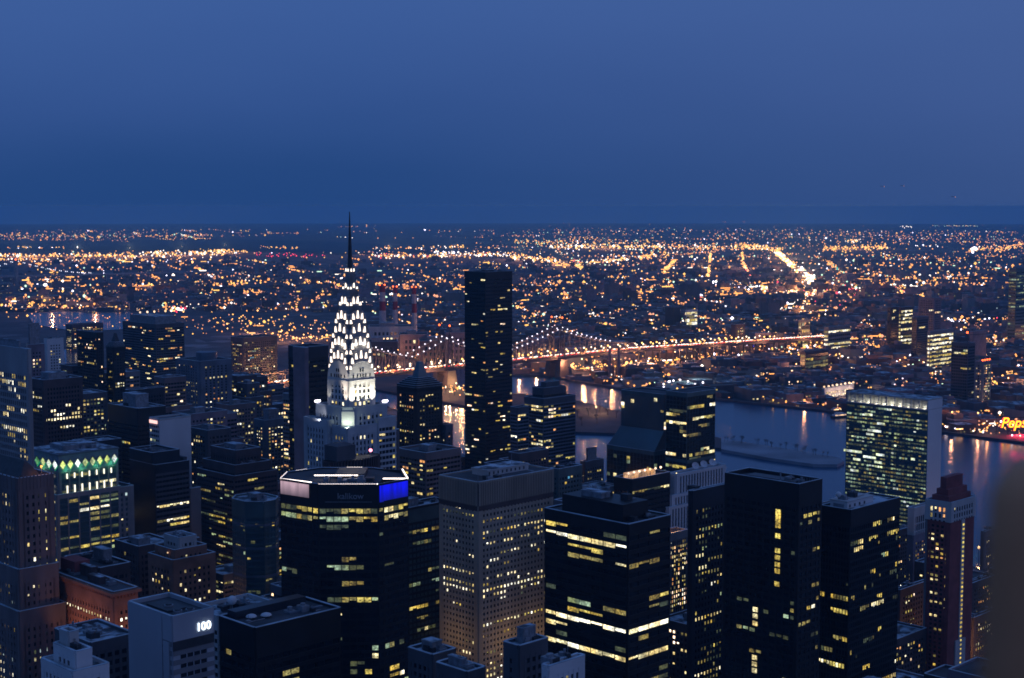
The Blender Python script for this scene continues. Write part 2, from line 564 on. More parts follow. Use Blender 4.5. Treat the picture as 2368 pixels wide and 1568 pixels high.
# ================================================================== THE SETTING: ground, water, island, haze
def ground_mat():
    m = bpy.data.materials.new('city_ground'); m.use_nodes = True
    t = m.node_tree; b = t.nodes['Principled BSDF']
    b.inputs['Roughness'].default_value = .9
    g = N(t, 'ShaderNodeNewGeometry')
    rot = N(t, 'ShaderNodeMapping'); rot.inputs['Rotation'].default_value = (0, 0, .35)
    t.links.new(g.outputs['Position'], rot.inputs[0])
    v = N(t, 'ShaderNodeTexVoronoi', feature='F1', distance='CHEBYCHEV'); v.inputs['Scale'].default_value = 1 / 55.0
    t.links.new(rot.outputs[0], v.inputs[0])
    hsv = N(t, 'ShaderNodeSeparateColor'); t.links.new(v.outputs['Color'], hsv.inputs[0])
    n = N(t, 'ShaderNodeTexNoise'); n.inputs['Scale'].default_value = 1 / 900.0; n.inputs['Detail'].default_value = 6
    t.links.new(g.outputs['Position'], n.inputs[0])
    r = N(t, 'ShaderNodeValToRGB')
    r.color_ramp.elements[0].position = .2; r.color_ramp.elements[1].position = 1.0
    r.color_ramp.elements[0].color = (.035, .03, .04, 1); r.color_ramp.elements[1].color = (.24, .23, .25, 1)
    e = r.color_ramp.elements.new(.72); e.color = (.07, .065, .075, 1)
    mx = mathn(t, 'ADD', mathn(t, 'MULTIPLY', hsv.outputs[0], .8), mathn(t, 'MULTIPLY', mathn(t, 'SUBTRACT', n.outputs[0], .4), .8))
    t.links.new(mx, r.inputs[0]); t.links.new(r.outputs[0], b.inputs['Base Color'])
    return m
def make_ground():
    rings = [0, 400, 800, 1300, 1900, 2600, 3400, 4500, 6000, 8000, 10500, 14000, 18000, 22000, 27000, 32000, 38000]
    seg = 72; mb = MB(); gm = ground_mat(); k = mb.mi(gm)
    mb.v.append((0, 0, 0))
    for r in rings[1:]:
        for j in range(seg):
            a = 2 * math.pi * j / seg
            mb.v.append((r * math.cos(a), r * math.sin(a), curve(r * r)))
    for j in range(seg):
        mb.f.append((0, 1 + j, 1 + (j + 1) % seg)); mb.m.append(k)
    for i in range(len(rings) - 2):
        for j in range(seg):
            a0 = 1 + i * seg; a1 = a0 + seg
            mb.f.append((a0 + j, a1 + j, a1 + (j + 1) % seg, a0 + (j + 1) % seg)); mb.m.append(k)
    o = mb.build('ground'); tag(o, 'dark city ground running out to the horizon', None, kind='structure')
make_ground()
def water_mat():
    m = bpy.data.materials.new('river_water'); m.use_nodes = True
    t = m.node_tree; b = t.nodes['Principled BSDF']
    b.inputs['Base Color'].default_value = (.002, .05, .12, 1)
    b.inputs['Roughness'].default_value = .16
    b.inputs['IOR'].default_value = 1.33
    b.inputs['Specular IOR Level'].default_value = .40
    b.inputs['Specular Tint'].default_value = (.18, .68, 1, 1)
    g = N(t, 'ShaderNodeNewGeometry')
    n = N(t, 'ShaderNodeTexNoise'); n.inputs['Scale'].default_value = .09; n.inputs['Detail'].default_value = 6; n.inputs['Roughness'].default_value = .6
    t.links.new(g.outputs['Position'], n.inputs[0])
    bp = N(t, 'ShaderNodeBump'); bp.inputs['Strength'].default_value = .5; bp.inputs['Distance'].default_value = .6
    t.links.new(n.outputs[0], bp.inputs['Height']); t.links.new(bp.outputs[0], b.inputs['Normal'])
    return m
WATER = water_mat()
def flat(name, pts, z, m, label, z0=None, kind='structure'):
    mb = MB()
    P = ccw([Vector((p[0], p[1])) for p in pts])
    if z0 is None:
        mb.v = [(p[0], p[1], z) for p in P]; mb.f = [tuple(range(len(P)))]; mb.m = [mb.mi(m)]
    else:
        mb.prism(P, z0, z, m)
    o = mb.build(name)
    return tag(o, label, None, kind=kind)
def gp(px, py):
    return G(px, py)
RIVER = [gp(*p) for p in [(2460, 1036), (2367, 1027), (2179, 1002), (2040, 978), (1905, 952), (1775, 939), (1667, 927), (1537, 911), (1440, 902), (1330, 884),
                          (1283, 873), (1183, 870), (1072, 846), (960, 838), (870, 832), (780, 822), (700, 830), (760, 880), (880, 935), (960, 965), (1060, 1050),
                          (1200, 1080), (1330, 1125), (1667, 1135), (1955, 1190), (2200, 1290), (2460, 1400)]]
flat('river', RIVER, .4, WATER, 'dark blue river between the towers and the far bank')
P2 = [gp(*p) for p in [(60, 727), (140, 722), (225, 726), (300, 722), (330, 740), (300, 762), (180, 768), (80, 752)]]
flat('inlet', P2, .35, WATER, 'narrow blue inlet beyond the dark towers on the left')
P3 = [gp(*p) for p in [(100, 812), (205, 806), (215, 868), (100, 872)]]
flat('channel', P3, .35, WATER, 'short stretch of water between left hand towers')
def far_water(name, pts, label):
    P = []
    for p in pts: P.append(gp(*p))
    mb = MB(); k = mb.mi(WATER)
    n = len(P) // 2
    fw = mat('far_water', (.01, .035, .07), .75, 0, .2, .001, .2); k = mb.mi(fw)
    # strip: first half is the far edge, second half the near edge, both left to right
    for p in P: mb.v.append((p.x, p.y, curve(p.x ** 2 + p.y ** 2) + 6))
    for i in range(n - 1):
        mb.f.append((n + i, n + i + 1, i + 1, i)); mb.m.append(k)
    tag(mb.build(name), label, None, kind='structure')
far_water('bay', [(-40, 566), (250, 558), (500, 553), (800, 561), (1000, 575), (-40, 578), (250, 580), (500, 577), (800, 588), (1000, 584)],
          'wide dark bay between two bands of lights')
SHORE = mat('sea_wall_stone', (.05, .048, .055), .9, 0, .3, .05)
ISL = mat('island_turf', (.055, .05, .06), .95, 0, .35, .02)
ISLSN = mat('island_snow', (.20, .23, .27), .9, 0, .35, .02)
isl = [(2030, 0)]
I1 = [gp(*p) for p in [(780, 838), (870, 856), (1016, 888), (1075, 905), (1200, 915), (1330, 930), (1440, 958), (1540, 985), (1667, 1019), (1667, 1042), (1540, 1028), (1440, 1008), (1330, 1004),
                       (1200, 975), (1075, 943), (1016, 932), (870, 905), (760, 880)]]
flat('island', I1, 3.2, ISL, 'long low dark island in the river', z0=-2)
I2 = [gp(*p) for p in [(1667, 1021), (1775, 1038), (1860, 1052), (1938, 1066), (1952, 1074), (1935, 1082), (1880, 1081), (1775, 1066), (1667, 1046)]]
flat('island_tip', I2, 4.2, ISLSN, 'snow covered southern tip of the island', z0=-2)
# far bank quay
def quay(pts, w, h, label):
    mb = MB()
    for i in range(len(pts) - 1):
        a = gp(*pts[i]); b = gp(*pts[i + 1]); a.z = b.z = 0
        d = b - a; L = d.length; u = d / L; n = Vector((-u.y, u.x, 0))
        mb.obox(a, u, n, -.5, L + .5, -w / 2, w / 2, -1, h + .01 * i, SHORE)
    tag(mb.build('quay'), label, None, kind='structure')
quay([(1072, 846), (1183, 870), (1283, 873), (1330, 884), (1440, 902), (1537, 911), (1667, 927), (1775, 939), (1905, 952)], 8, 3, 'dark stone quay of the far bank left of the glass slab')
quay([(1905, 952), (2040, 978), (2179, 1002), (2367, 1027), (2460, 1036)], 9, 3, 'dark stone quay of the far bank right of the glass slab')
def roads():
    rm = mat('asphalt', (.045, .045, .05), .85, 0, .2, .2)
    for k in range(7):
        o = S_ * (350 + 0) + A_ * (k * 0)
    # avenues (along A_) and cross streets (along S_) of the near grid
    for i, s in enumerate(range(-600, 1900, 250)):
        p = S_ * s + A_ * -200
        mb = MB(); mb.obox(p, A_, S_, 0, 2400, -12, 12, .004, .012, rm)
        tag(mb.build('avenue'), None, None, kind='structure')
    for i, a in enumerate(range(-500, 2400, 82)):
        p = S_ * -700 + A_ * a
        mb = MB(); mb.obox(p, S_, A_, 0, 2600, -8, 8, .014, .02, rm)
        tag(mb.build('street'), None, None, kind='structure')
roads()
def haze():
    m = bpy.data.materials.new('haze'); m.use_nodes = True
    t = m.node_tree; t.nodes.clear()
    out = N(t, 'ShaderNodeOutputMaterial'); v = N(t, 'ShaderNodeVolumePrincipled')
    v.inputs['Color'].default_value = (.26, .68, 1.0, 1)
    v.inputs['Density'].default_value = 4.0e-5
    v.inputs['Anisotropy'].default_value = 0.0
    t.links.new(v.outputs[0], out.inputs['Volume'])
    mb = MB(); mb.box(-38400, -38400, -101, 38400, 38400, 332, m)
    tag(mb.build('haze'), 'thin blue dusk haze', None, kind='stuff')
haze()

# ================================================================== NEAR AND MIDDLE TOWERS
def simple(name, label, xl, xc, xr, yt, Y, st, n=0, ph=None, zcut=None, group=None, rows=None, units=4, cat='tower', zmin=None):
    b = gridb(name, label, cat, xl, xc, xr, yt, Y, group)
    b.tier(rect(0, 0, b.Ls, b.La), 0, b.H, st, rows=rows, zmin=zmin)
    rooftop(b, 1, 1, b.Ls - 1, b.La - 1, b.H, units, ph)
    b.finish(n)
    return b

# --- left edge: ribbed concrete slab
simple('office_tower', 'tall pale ribbed concrete slab cut off by the left edge of the photo', -120, 64, 70, 812, 900,
       dict(wall=mat('pale_concrete', (.30, .30, .31), .75, 0, .2, .08, streak=True), mode='grid', bay=2.6, fh=4.1, pw=.9, sh=1.4, pd=.6, cap=14, lit=.09, pal='bright', run=2.5), 60,
       ph=[(.1, .1, .9, .9, 5)], rows=[(855, .6), (868, .55), (880, .5), (905, .15), (925, .3)])
# --- brown brick tower with yellow rows
simple('office_block', 'dark brown flat-roofed tower with rows of yellow windows right of the ribbed slab', 68, 100, 190, 882, 1350,
       dict(wall=DBRN, mode='grid', bay=3.0, fh=4.0, pw=1.2, sh=1.8, cap=5, lit=.10, pal='bright', run=3, roofm=SNOW), 60,
       ph=[(.2, .2, .7, .8, 6)], rows=[(935, .3), (943, .45), (951, .5), (990, .3), (1003, .3)])
simple('apartment_tower', 'slim mauve tower with orange windows behind the brown flat-roofed tower', 60, 66, 102, 800, 1500,
       dict(wall=MAUVE, bay=3.6, fh=3.6, pw=1.6, sh=1.9, lit=.16, pal='resid'), 0, ph=[(.1, .2, .8, .9, 22)])
simple('apartment_tower', 'short white tower beside the slim mauve tower', 102, 108, 146, 786, 1850,
       dict(wall=WHT, bay=3.6, fh=3.6, pw=1.8, sh=1.9, lit=.12, pal='mix'), 0)
simple('apartment_tower', 'near-black slab with a chamfered top and scattered amber windows', 178, 224, 238, 771, 1750,
       dict(wall=BLK, bay=3.6, fh=3.6, pw=1.2, sh=1.6, lit=.10, pal='resid'), 0, units=0)
simple('apartment_tower', 'distant brick towers topped with red beacons above the inlet', 152, 166, 238, 752, 3300,
       dict(wall=DBRN, bay=5, fh=4.0, pw=1.8, sh=1.9, lit=.3, pal='resid'), 0, units=0)
simple('apartment_tower', 'thin reddish strip tower between two black towers', 236, 239, 246, 852, 1900,
       dict(wall=BRICK, bay=3.6, fh=3.6, pw=1.6, sh=1.9, lit=.05, pal='resid'), 0, units=0)
def peaked(label, xl, xc, xr, ysh, ypk, Y, st, n=0, frac=.32, steps=None):
    b = gridb('apartment_tower', label, 'tower', xl, xc, xr, ysh, Y)
    b.tier(rect(0, 0, b.Ls, b.La), 0, b.H, st)
    zt = hz(ypk, Y + 12); zc = b.H; Ls, La = b.Ls, b.La
    k = 5
    for i in range(k):
        f = i / k * frac * .75
        b.tier(rect(Ls * f, La * f, Ls * (1 - f), La * (1 - f)), zc, zc + (zt - zc) * .4 / k * 1.0, st, lit=.02, roof=True)
        zc += (zt - zc) * .4 / k
    f = frac * .8; g = .43
    mb = MB()
    mb.prism(rect(Ls * f, La * f, Ls * (1 - f), La * (1 - f)), zc, zt, GLSB if 'glass' in label else DMETAL, rect(Ls * g, La * g, Ls * (1 - g), La * (1 - g)))
    mb.build('pyramid_roof', b.root)
    b.finish(n); return b
peaked('black tower with a small peaked top behind the brown flat-roofed tower', 246, 262, 288, 805, 770, 1800,
       dict(wall=BLK, bay=3.6, fh=3.6, pw=1.2, sh=1.6, lit=.08, pal='resid'))
b = simple('apartment_tower', 'broad dark tower with white lamps along its flat top', 284, 360, 425, 752, 2000,
       dict(wall=DGRY, mode='ribbon', bay=3.6, fh=3.4, pw=1.2, sh=1.7, lit=.10, pal='resid', cap=3), 0, ph=[(.12, .12, .9, .9, 10)], units=0)
for fx in (.05, .3, .55, .95):
    mb = MB(); mb.tube((b.Ls * fx, b.La * .5, b.H + 9), (b.Ls * fx, b.La * .5, b.H + 14), .3, METAL); mb.ball((b.Ls * fx, b.La * .5, b.H + 15), 1.5, WIN['ambh']); mb.build('roof_lamp', b.root)
b = gridb('apartment_tower', 'pale blue-grey ribbed apartment tower with a round parapet on top', 'tower', 408, 462, 534, 838, 1680)
b.tier(rect(0, 0, b.Ls, b.La), 0, b.H, dict(wall=BLUEG, mode='grid', bay=5.0, fh=3.1, pw=2.4, sh=1.3, pd=.9, lit=.15, pal='resid', cap=4, major=2, mw=3.4))
mb = MB(); cxx, cyy = b.Ls * .55, b.La * .45
pts = [(cxx + 12 * math.cos(t * math.pi / 12), cyy + 12 * math.sin(t * math.pi / 12)) for t in range(24)]
mb.prism(pts, b.H, b.H + 9, BLUEG); mb.build('round_parapet', b.root)
b.finish(0)
simple('apartment_block', 'long thin dark apartment block densely lit, left of the plain dark slab', 534, 562, 640, 783, 2350,
       dict(wall=DGRY, bay=4, fh=3.4, pw=1.6, sh=1.9, lit=.24, pal='mix'), 0, units=0)
# --- black tower with snowy-topped metal penthouse
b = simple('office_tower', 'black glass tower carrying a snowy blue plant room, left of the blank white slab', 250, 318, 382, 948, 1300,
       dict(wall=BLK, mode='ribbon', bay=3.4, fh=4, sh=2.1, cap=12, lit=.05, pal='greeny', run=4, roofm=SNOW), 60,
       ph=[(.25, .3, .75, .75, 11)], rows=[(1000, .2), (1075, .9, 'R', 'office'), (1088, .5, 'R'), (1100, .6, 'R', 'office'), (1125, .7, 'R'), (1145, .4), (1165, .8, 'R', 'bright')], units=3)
simple('office_block', 'black flat block behind the tower with the snowy plant room', 290, 300, 380, 905, 1500,
       dict(wall=BLKB, bay=3.4, fh=3.8, lit=.02, pal='mix'), 0, units=1)
# --- blank white slab
b = gridb('office_tower', 'narrow building with a blank pale slab wall and a pink lit rooftop sign', 'tower', 346, 368, 440, 972, 1240)
b.tier(rect(0, 0, b.Ls, b.La), 0, b.H, dict(wall=PALE, mode='ribbon', bay=3, fh=3.9, sh=1.9, cap=3, lit=.12, pal='mix', blank='right', bmat=WHT, wallL=DGRY), )
mb = MB(); mb.obox((0, 0), (0, 1), (-1, 0), 2, b.La - 1, .7, 1.1, b.H - 3.2, b.H - .6, emis('pink_sign_light', (1, .55, .5), 1.6)); mb.build('lit_sign', b.root)
b.finish(30)
# --- dark stepped slab with banded right side
b = gridb('office_tower', 'dark blue-grey tower with a blank stepped left wall and lit bands on the right', 'tower', 300, 358, 436, 1052, 1150)
st = dict(wall=BLKB, mode='ribbon', bay=3.2, fh=3.9, sh=2.0, lit=.16, pal='bright', run=4, cap=6, blank='left', spm=DGRY)
b.tier(rect(0, 0, b.Ls, b.La), 0, b.H - 9, st, rows=[(1100, .12), (1118, .1), (1163, .95, 'R', 'bright'), (1193, .8, 'R', 'bright'), (1218, .6, 'R'), (1245, .1), (1262, .4, 'R')], roof=True)
b.tier(rect(0, 4, b.Ls * .80, b.La), b.H - 9, b.H, dict(wall=BLKB, mode='blank', cap=2))
rooftop(b, 2, 6, b.Ls * .75, b.La - 1, b.H, 3)
mb = MB(); mb.box(b.Ls * .86, 1, b.H - 9, b.Ls - 1, b.La * .7, b.H - 5, DGRY); mb.build('plant_room', b.root)
b.finish(80)
b = gridb('office_block', 'plain grey-blue blank slab beside the tower with lit bands', 'building', 436, 440, 463, 1133, 1190)
b.tier(rect(0, 0, b.Ls, b.La), 0, b.H, dict(wall=GRY, mode='blank', cap=2)); b.finish()
# --- wide dark building with curved bands
b = gridb('office_tower', 'wide dark tower with faint olive-yellow bands and cluttered roof, left of the black chamfered tower', 'tower', 455, 540, 640, 1065, 1210)
st = dict(wall=DBRN, mode='ribbon', bay=3.4, fh=4.0, sh=2.2, lit=.16, pal='greeny', run=4, cap=4)
b.tier(rect(0, 0, b.Ls, b.La), 0, b.H - 14, {**st, 'cap': 1}, rows=[(1110, .4, None, 'office'), (1128, .4, None, 'office'), (1160, .5), (1205, .3)])
b.tier(rect(4, 4, b.Ls - 4, b.La - 3), b.H - 14, b.H - 6, {**st, 'lit': .02})
b.tier(rect(9, 10, b.Ls - 10, b.La - 8), b.H - 6, b.H + 5, {**st, 'mode': 'ribs', 'lit': 0})
rooftop(b, 10, 11, b.Ls - 11, b.La - 9, b.H + 5, 6, [(.2, .2, .6, .7, 4)])
rooftop(b, 3, 3, b.Ls - 3, 10, b.H - 6, 4)
b.finish(100)
# --- octagonal green glass block
def oct_poly(Ls, La, c):
    return [(c, 0), (Ls - c, 0), (Ls, c), (Ls, La - c), (Ls - c, La), (c, La), (0, La - c), (0, c)]
b = gridb('office_tower', 'bluish-green octagonal glass tower with a snowy roof beside the black chamfered tower', 'tower', 520, 585, 660, 1168, 1010)
st = dict(wall=GRN, mode='ribbon', bay=3.0, fh=3.9, sh=1.6, pd=.4, lit=.06, pal='greeny', run=2, glass=GLSB, roofm=SNOW, spm=GRN, cap=9)
b.tier(oct_poly(b.Ls, b.La, 9), 0, b.H, st)
rooftop(b, 6, 6, b.Ls - 6, b.La - 6, b.H, 3, [(.3, .3, .7, .7, 4)])
for zf_ in (.55, .72, .86):
    mb = MB(); mb.prism([(x + (x - b.Ls / 2) * .03, y + (y - b.La / 2) * .03) for x, y in oct_poly(b.Ls, b.La, 9)], b.H * zf_, b.H * zf_ + 1.6, BLUEG); mb.build('ledge', b.root)
b.finish(50)
# --- brown stone tower at the left edge
b = gridb('office_tower', 'brown stone tower with buttressed corner and slate roof cut off by the lower left edge', 'tower', -160, 40, 122, 1112, 720)
st = dict(wall=BR, mode='grid', bay=3.4, fh=3.9, pw=1.9, sh=2.0, pd=.5, lit=.22, pal='stone', run=1.4, cap=6, major=4, mw=3.0)
b.tier(rect(0, 0, b.Ls, b.La), 0, b.H, st, rows=[(1165, .12), (1195, .3, 'R'), (1210, .12), (1240, .4), (1270, .2), (1305, .55), (1325, .55)])
z1 = hz(1330, 712); z2 = hz(1435, 705)
b.tier(rect(-.9, -.9, b.Ls + .9, b.La), 0, z1, {**st, 'bay': 3.0}, rows=[(1360, .25), (1385, .3), (1405, .3)])
b.tier(rect(-2.2, -2.2, b.Ls + 3.6, b.La), 0, z2, {**st, 'bay': 3.1}, rows=[(1470, .25), (1510, .4)])
mb = MB()
zt = hz(1062, 735)
mb.prism(rect(3, 3, b.Ls - 4, b.La - 3), b.H, zt, DMETAL, rect(8, 8, b.Ls - 10, b.La - 8)); mb.build('slate_roof', b.root)
mb = MB()
for i in range(10):
    x = 1 + i * (b.Ls - 2) / 9
    mb.box(x - .3, -.75, b.H - 5, x + .3, -.46, b.H + 2.2, BR)
for i in range(12):
    y = 1 + i * 4.4
    mb.box(-.75, y - .3, b.H - 5, -.46, y + .3, b.H + 2.2, BR)
mb.build('crown_piers', b.root)
mb = MB(); mb.tube((b.Ls * .72, 1.4, b.H), (b.Ls * .72, 1.4, b.H + 5), .15, METAL); mb.ball((b.Ls * .72, 1.4, b.H + 5.3), .55, emis('orange_lamp', (1, .35, .06), 4)); mb.build('roof_lamp', b.root)
def light(kind, loc, col, power, parent=None, size=1.0, rot=None, spot=None, name='lamp_light', blend=.6):
    l = bpy.data.lights.new(name, kind); l.color = col; l.energy = power
    if kind == 'POINT' or kind == 'SPOT': l.shadow_soft_size = size
    if kind == 'AREA': l.size = size
    if kind == 'SPOT': l.spot_size = spot; l.spot_blend = blend
    o = bpy.data.objects.new(name, l); COL.objects.link(o); o.location = loc
    if rot is not None: o.rotation_euler = rot
    if parent is not None: o.parent = parent
    return o
def aim(o, to):
    d = Vector(to) - Vector(o.location)
    o.rotation_euler = d.to_track_quat('-Z', 'Y').to_euler()
light('POINT', (b.Ls * .66, .2, b.H + 4.5), (1, .35, .08), 350, b.root, .3)
b.finish(100)
# --- green diamond crowned tower
b = gridb('office_tower', 'stone and glass tower crowned with a band of green and yellow lit diamonds', 'tower', 68, 136, 272, 1092, 1080)
st = dict(wall=mat('pale_granite', (.24, .225, .225), .75, 0, .15, .1), mode='grid', bay=8.4, fh=3.9, pw=1.1, sh=1.6, pd=.6, lit=.3, pal='greeny', run=1.2, cap=2, glass=GLSB, spm=GRN)
Ls, La, H = b.Ls, b.La, b.H
za = hz(1052, 1086); zb_ = hz(1090, 1083); zc_ = hz(1140, 1080)
lw = {**st, 'bay': 4.6, 'pw': 2.2, 'spm': MC['pale_granite'], 'lit': .10, 'pal': 'stone', 'run': 1}
b.tier(rect(-1, -1, Ls + 12, La + 5), 0, hz(1152, 1077), {**lw, 'bay': 4.2}, roof=True)
b.tier(rect(-4.2, -4.2, Ls - 1, La * .92), 0, hz(1148, 1075), {**st, 'lit': .26}, rows=[(1178, .4, None, 'bright'), (1205, .3)])
b.tier(rect(0, 0, Ls, La), hz(1152, 1077), zb_, {**st, 'cap': 1}, rows=[(1118, .35, None, 'bright')], roof=False)
CRN = mat('crown_cladding', (.16, .22, .27), .6, 0, .2, .2)
cr = MB(); cr.prism(rect(-.4, -.4, Ls + .4, La + .4), zb_, za, CRN); cr.build('crown', b.root)
rf = MB(); rf.prism(rect(-1.0, -1.0, Ls + 1.0, La + 1.0), za, za + 1.3, BLUEG); rf.build('cornice', b.root)
rf = MB(); rf.prism(rect(.6, .6, Ls - .6, La - .6), za + 1.32, za + 1.5, SNOW); rf.build('crown_roof', b.root)
rooftop(b, 2, 2, Ls - 2, La - 2, za + 1.5, 5, [(.2, .25, .8, .75, 3)])
DG = [emis('diamond_light', (.85, 1.0, .25), .75, .5), emis('diamond_light_pale', (.9, 1, .55), .95, .4), emis('diamond_light_green', (.25, .75, .2), .35, .6)]
GS = emis('green_strip_light', (.02, .55, .22), .55)
WB = emis('white_bar_light', (1, .92, .72), 1.7)
def diamonds(o, u, n, L, cnt, hh):
    zm = (za + zb_) / 2 - 1.0
    for i in range(cnt):
        x = L * (i + .5) / cnt; w = L / cnt * .36; h = hh
        mb = MB()
        def P(a, c, z): return (o[0] + u[0] * a + n[0] * c, o[1] + u[1] * a + n[1] * c, z)
        v = [P(x - w, .5, zm), P(x, .5, zm - h), P(x + w, .5, zm), P(x, .5, zm + h)]
        v2 = [P(x - w, .8, zm), P(x, .8, zm - h), P(x + w, .8, zm), P(x, .8, zm + h)]
        mb.v = v + v2; mb.f = [(4, 5, 6, 7), (0, 1, 5, 4), (1, 2, 6, 5), (2, 3, 7, 6), (3, 0, 4, 7)]
        mm = DG[0] if R() < .5 else (DG[1] if R() < .7 else DG[2]); mb.m = [mb.mi(mm)] * 5
        mb.build('diamond_light', b.root)
        mb = MB()
        xm = L * (i + 1) / cnt if i < cnt - 1 else L - .3
        for (xa, za_, xb_, zb2) in ((x, zm - h - .9, x + L / cnt / 2, zm - .4),):
            mb.tube(P(xa, .7, za_), P(xb_, .7, zb2), .32, GS, 4)
        mb.build('green_strip', b.root)
        mb = MB()
        mb.tube(P(x, .75, zm + h + .4), P(x + L / cnt / 2, .75, zm + .9), .28, BLUEG, 4); mb.tube(P(x, .75, zm + h + .4), P(x - L / cnt / 2, .75, zm + .9), .28, BLUEG, 4)
        mb.build('crown_strut', b.root)
        mb = MB(); mb.obox(o, u, n, x - .5 + L / cnt / 2, x + .5 + L / cnt / 2, .75, 1.1, zb_ - 5.6, zb_ - 1.8, WB)
        if i < cnt - 1: mb.build('light_bar', b.root)
        zl = hz(1152, 1075)
        mb = MB(); mb.obox(o, u, n, x - .55 + L / cnt / 2, x + .55 + L / cnt / 2, .75 if n[1] == 0 else .75, 1.1, zl + 1.2, zl + 7.6, WB)
        if i < cnt - 1: mb.build('light_bar', b.root)
diamonds((0, 0), (1, 0), (0, -1), Ls, 8, 3.3)
diamonds((0, La), (0, -1), (-1, 0), La, 5, 3.3)
for i in range(4):
    l = light('POINT', (Ls * (i + .5) / 4, -3, zb_ + 1), (.2, 1, .45), 500, b.root, .5)
l = light('POINT', (-3, La * .5, zb_ + 1), (.35, 1, .4), 500, b.root, .5)
b.finish(100)
# --- ornate orange-lit brick block
b = gridb('office_block', 'brown brick block with a deep ornate cornice and warm floodlit walls', 'building', 122, 262, 317, 1374, 705)
st = dict(wall=ORBR, mode='grid', bay=2.7, fh=3.6, pw=1.5, sh=1.9, pd=.4, lit=.07, pal='bright', run=2, cap=7)
b.tier(rect(0, 0, b.Ls, b.La), 0, b.H, st, rows=[(1400, .8, 'L', 'row'), (1416, .15, 'L'), (1464, .85, 'L', 'row'), (1403, .5, 'R', 'row'), (1446, .5, 'R', 'row'), (1462, .6, 'R', 'row'), (1479, .6, 'R', 'row')])
mb = MB(); mb.prism(rect(-1.6, -1.6, b.Ls + 1.6, b.La + 1.6), b.H - .9, b.H + .6, ORBR)
for i in range(int(b.La / 1.8)): mb.box(-1.3, .3 + i * 1.8, b.H - 2.2, -.46, .9 + i * 1.8, b.H - .92, ORBR)
for i in range(int(b.Ls / 1.8)): mb.box(.3 + i * 1.8, -1.3, b.H - 2.2, .9 + i * 1.8, -.46, b.H - .92, ORBR)
mb.build('cornice', b.root)
mb = MB(); mb.prism(rect(1, 1, b.Ls - 1, b.La - 1), b.H + .62, b.H + .7, ROOFT); mb.build('roof_deck', b.root)
rooftop(b, 2, 2, b.Ls - 2, b.La - 2, b.H + .7, 7, [(.55, .55, .9, .85, 5), (.15, .3, .5, .5, 3)], DBRN)
mb = MB(); mb.box(b.Ls * .3, b.La * .74, b.H + .7, b.Ls * .95, b.La * .98, b.H + 7.5, BRICK); mb.build('red_plant_room', b.root)
for (x, y) in ((-13, b.La * .2), (-13, b.La * .5), (-13, b.La * .8), (b.Ls * .5, -13)):
    aim(light('SPOT', (x, y, hz(1560, 700)), (1, .42, .15), 17000, b.root, .8, spot=math.radians(95), blend=.8), (0 if x < 0 else x, y if x < 0 else 0, hz(1440, 700)))
b.finish(100)
# --- stepped brown block behind
b = gridb('office_block', 'stepped brown masonry block with a pale plant room, right of the ornate brick block', 'building', 343, 400, 497, 1300, 850)
st = dict(wall=ORBR, mode='grid', bay=3.2, fh=3.7, pw=1.8, sh=1.9, pd=.4, lit=.14, pal='bright', run=1, cap=4)
b.tier(rect(0, 0, b.Ls, b.La), 0, b.H, st)
b.tier(rect(3, 3, b.Ls - 4, b.La - 3), b.H, b.H + 5, {**st, 'cap': 1})
b.tier(rect(8, 6, b.Ls - 9, b.La - 5), b.H + 5, b.H + 11, dict(wall=PALE, mode='grid', bay=3, fh=3.6, lit=.1, cap=1, roofm=SNOW))
mb = MB(); mb.ball((1.5, b.La * .3, b.H + 4), .5, WIN['ambh']); mb.tube((1.5, b.La * .3, b.H), (1.5, b.La * .3, b.H + 3.6), .12, METAL); mb.build('roof_lamp', b.root)
rooftop(b, 9, 7, b.Ls - 10, b.La - 6, b.H + 11, 4)
b.finish(50)
# --- snowy roofed lower blocks between
simple('office_block', 'low dark block with two snowy roof sheets behind the ornate brick block', 266, 320, 400, 1268, 900,
       dict(wall=DBRN, bay=3.4, fh=3.8, lit=.1, pal='office', roofm=SNOW, cap=3), 20, ph=[(.1, .15, .45, .6, 4)], cat='building')
simple('office_block', 'low dark brown block with a round tank behind the ornate brick block', 150, 230, 300, 1318, 780,
       dict(wall=DBRN, bay=3.4, fh=3.8, lit=.05, pal='office', cap=3), 10, ph=[(.5, .3, .8, .6, 7)], units=6, cat='building')
# --- the 100 building
b = gridb('office_tower', 'blue-grey tower with a white number 100 lit on its blank top', 'tower', 299, 398, 492, 1434, 560)
Ls, La, H = b.Ls, b.La, b.H
W100 = mat('blue_grey_precast', (.30, .32, .36), .7, 0, .12, .06, streak=True)
st = dict(wall=W100, mode='ribbon', bay=3.2, fh=3.7, sh=2.0, lit=.06, pal='office', run=2, cap=8.5, par=1.5, cw=3, spm=GRY)
b.tier(rect(0, 0, Ls, La), 0, H, st, zmin=None, roof=True)
mb = MB()
mb.box(-.75, 6.5, 0, -.46, La - .01, H + 1.2, W100); mb.box(-.9, 1.5, 0, -.46, 5.6, H - 9, W100)
mb.build('blank_wall', b.root)
mb = MB(); mb.box(-.2, -.6, H - 12.2, Ls, -.46, H - 8.6, DMETAL); mb.build('dark_band', b.root)
mb = MB(); mb.box(2, 2, H + .05, Ls - 2, La - 2, H + .2, DMETAL); mb.box(4, La * .3, H + .2, Ls - 6, La * .8, H + 1.0, DMETAL); mb.build('roof_well', b.root)
for (x, y) in ((Ls * .35, La * .2), (Ls * .6, La * .15), (Ls * .45, La * .5)):
    mb = MB(); mb.tube((x, y, H + .2), (x, y, H + 1.5), 1.8, METAL, 12); mb.tube((x, y, H + 1.5), (x, y, H + 1.9), 1.3, DMETAL, 12); mb.build('cooling_fan', b.root)
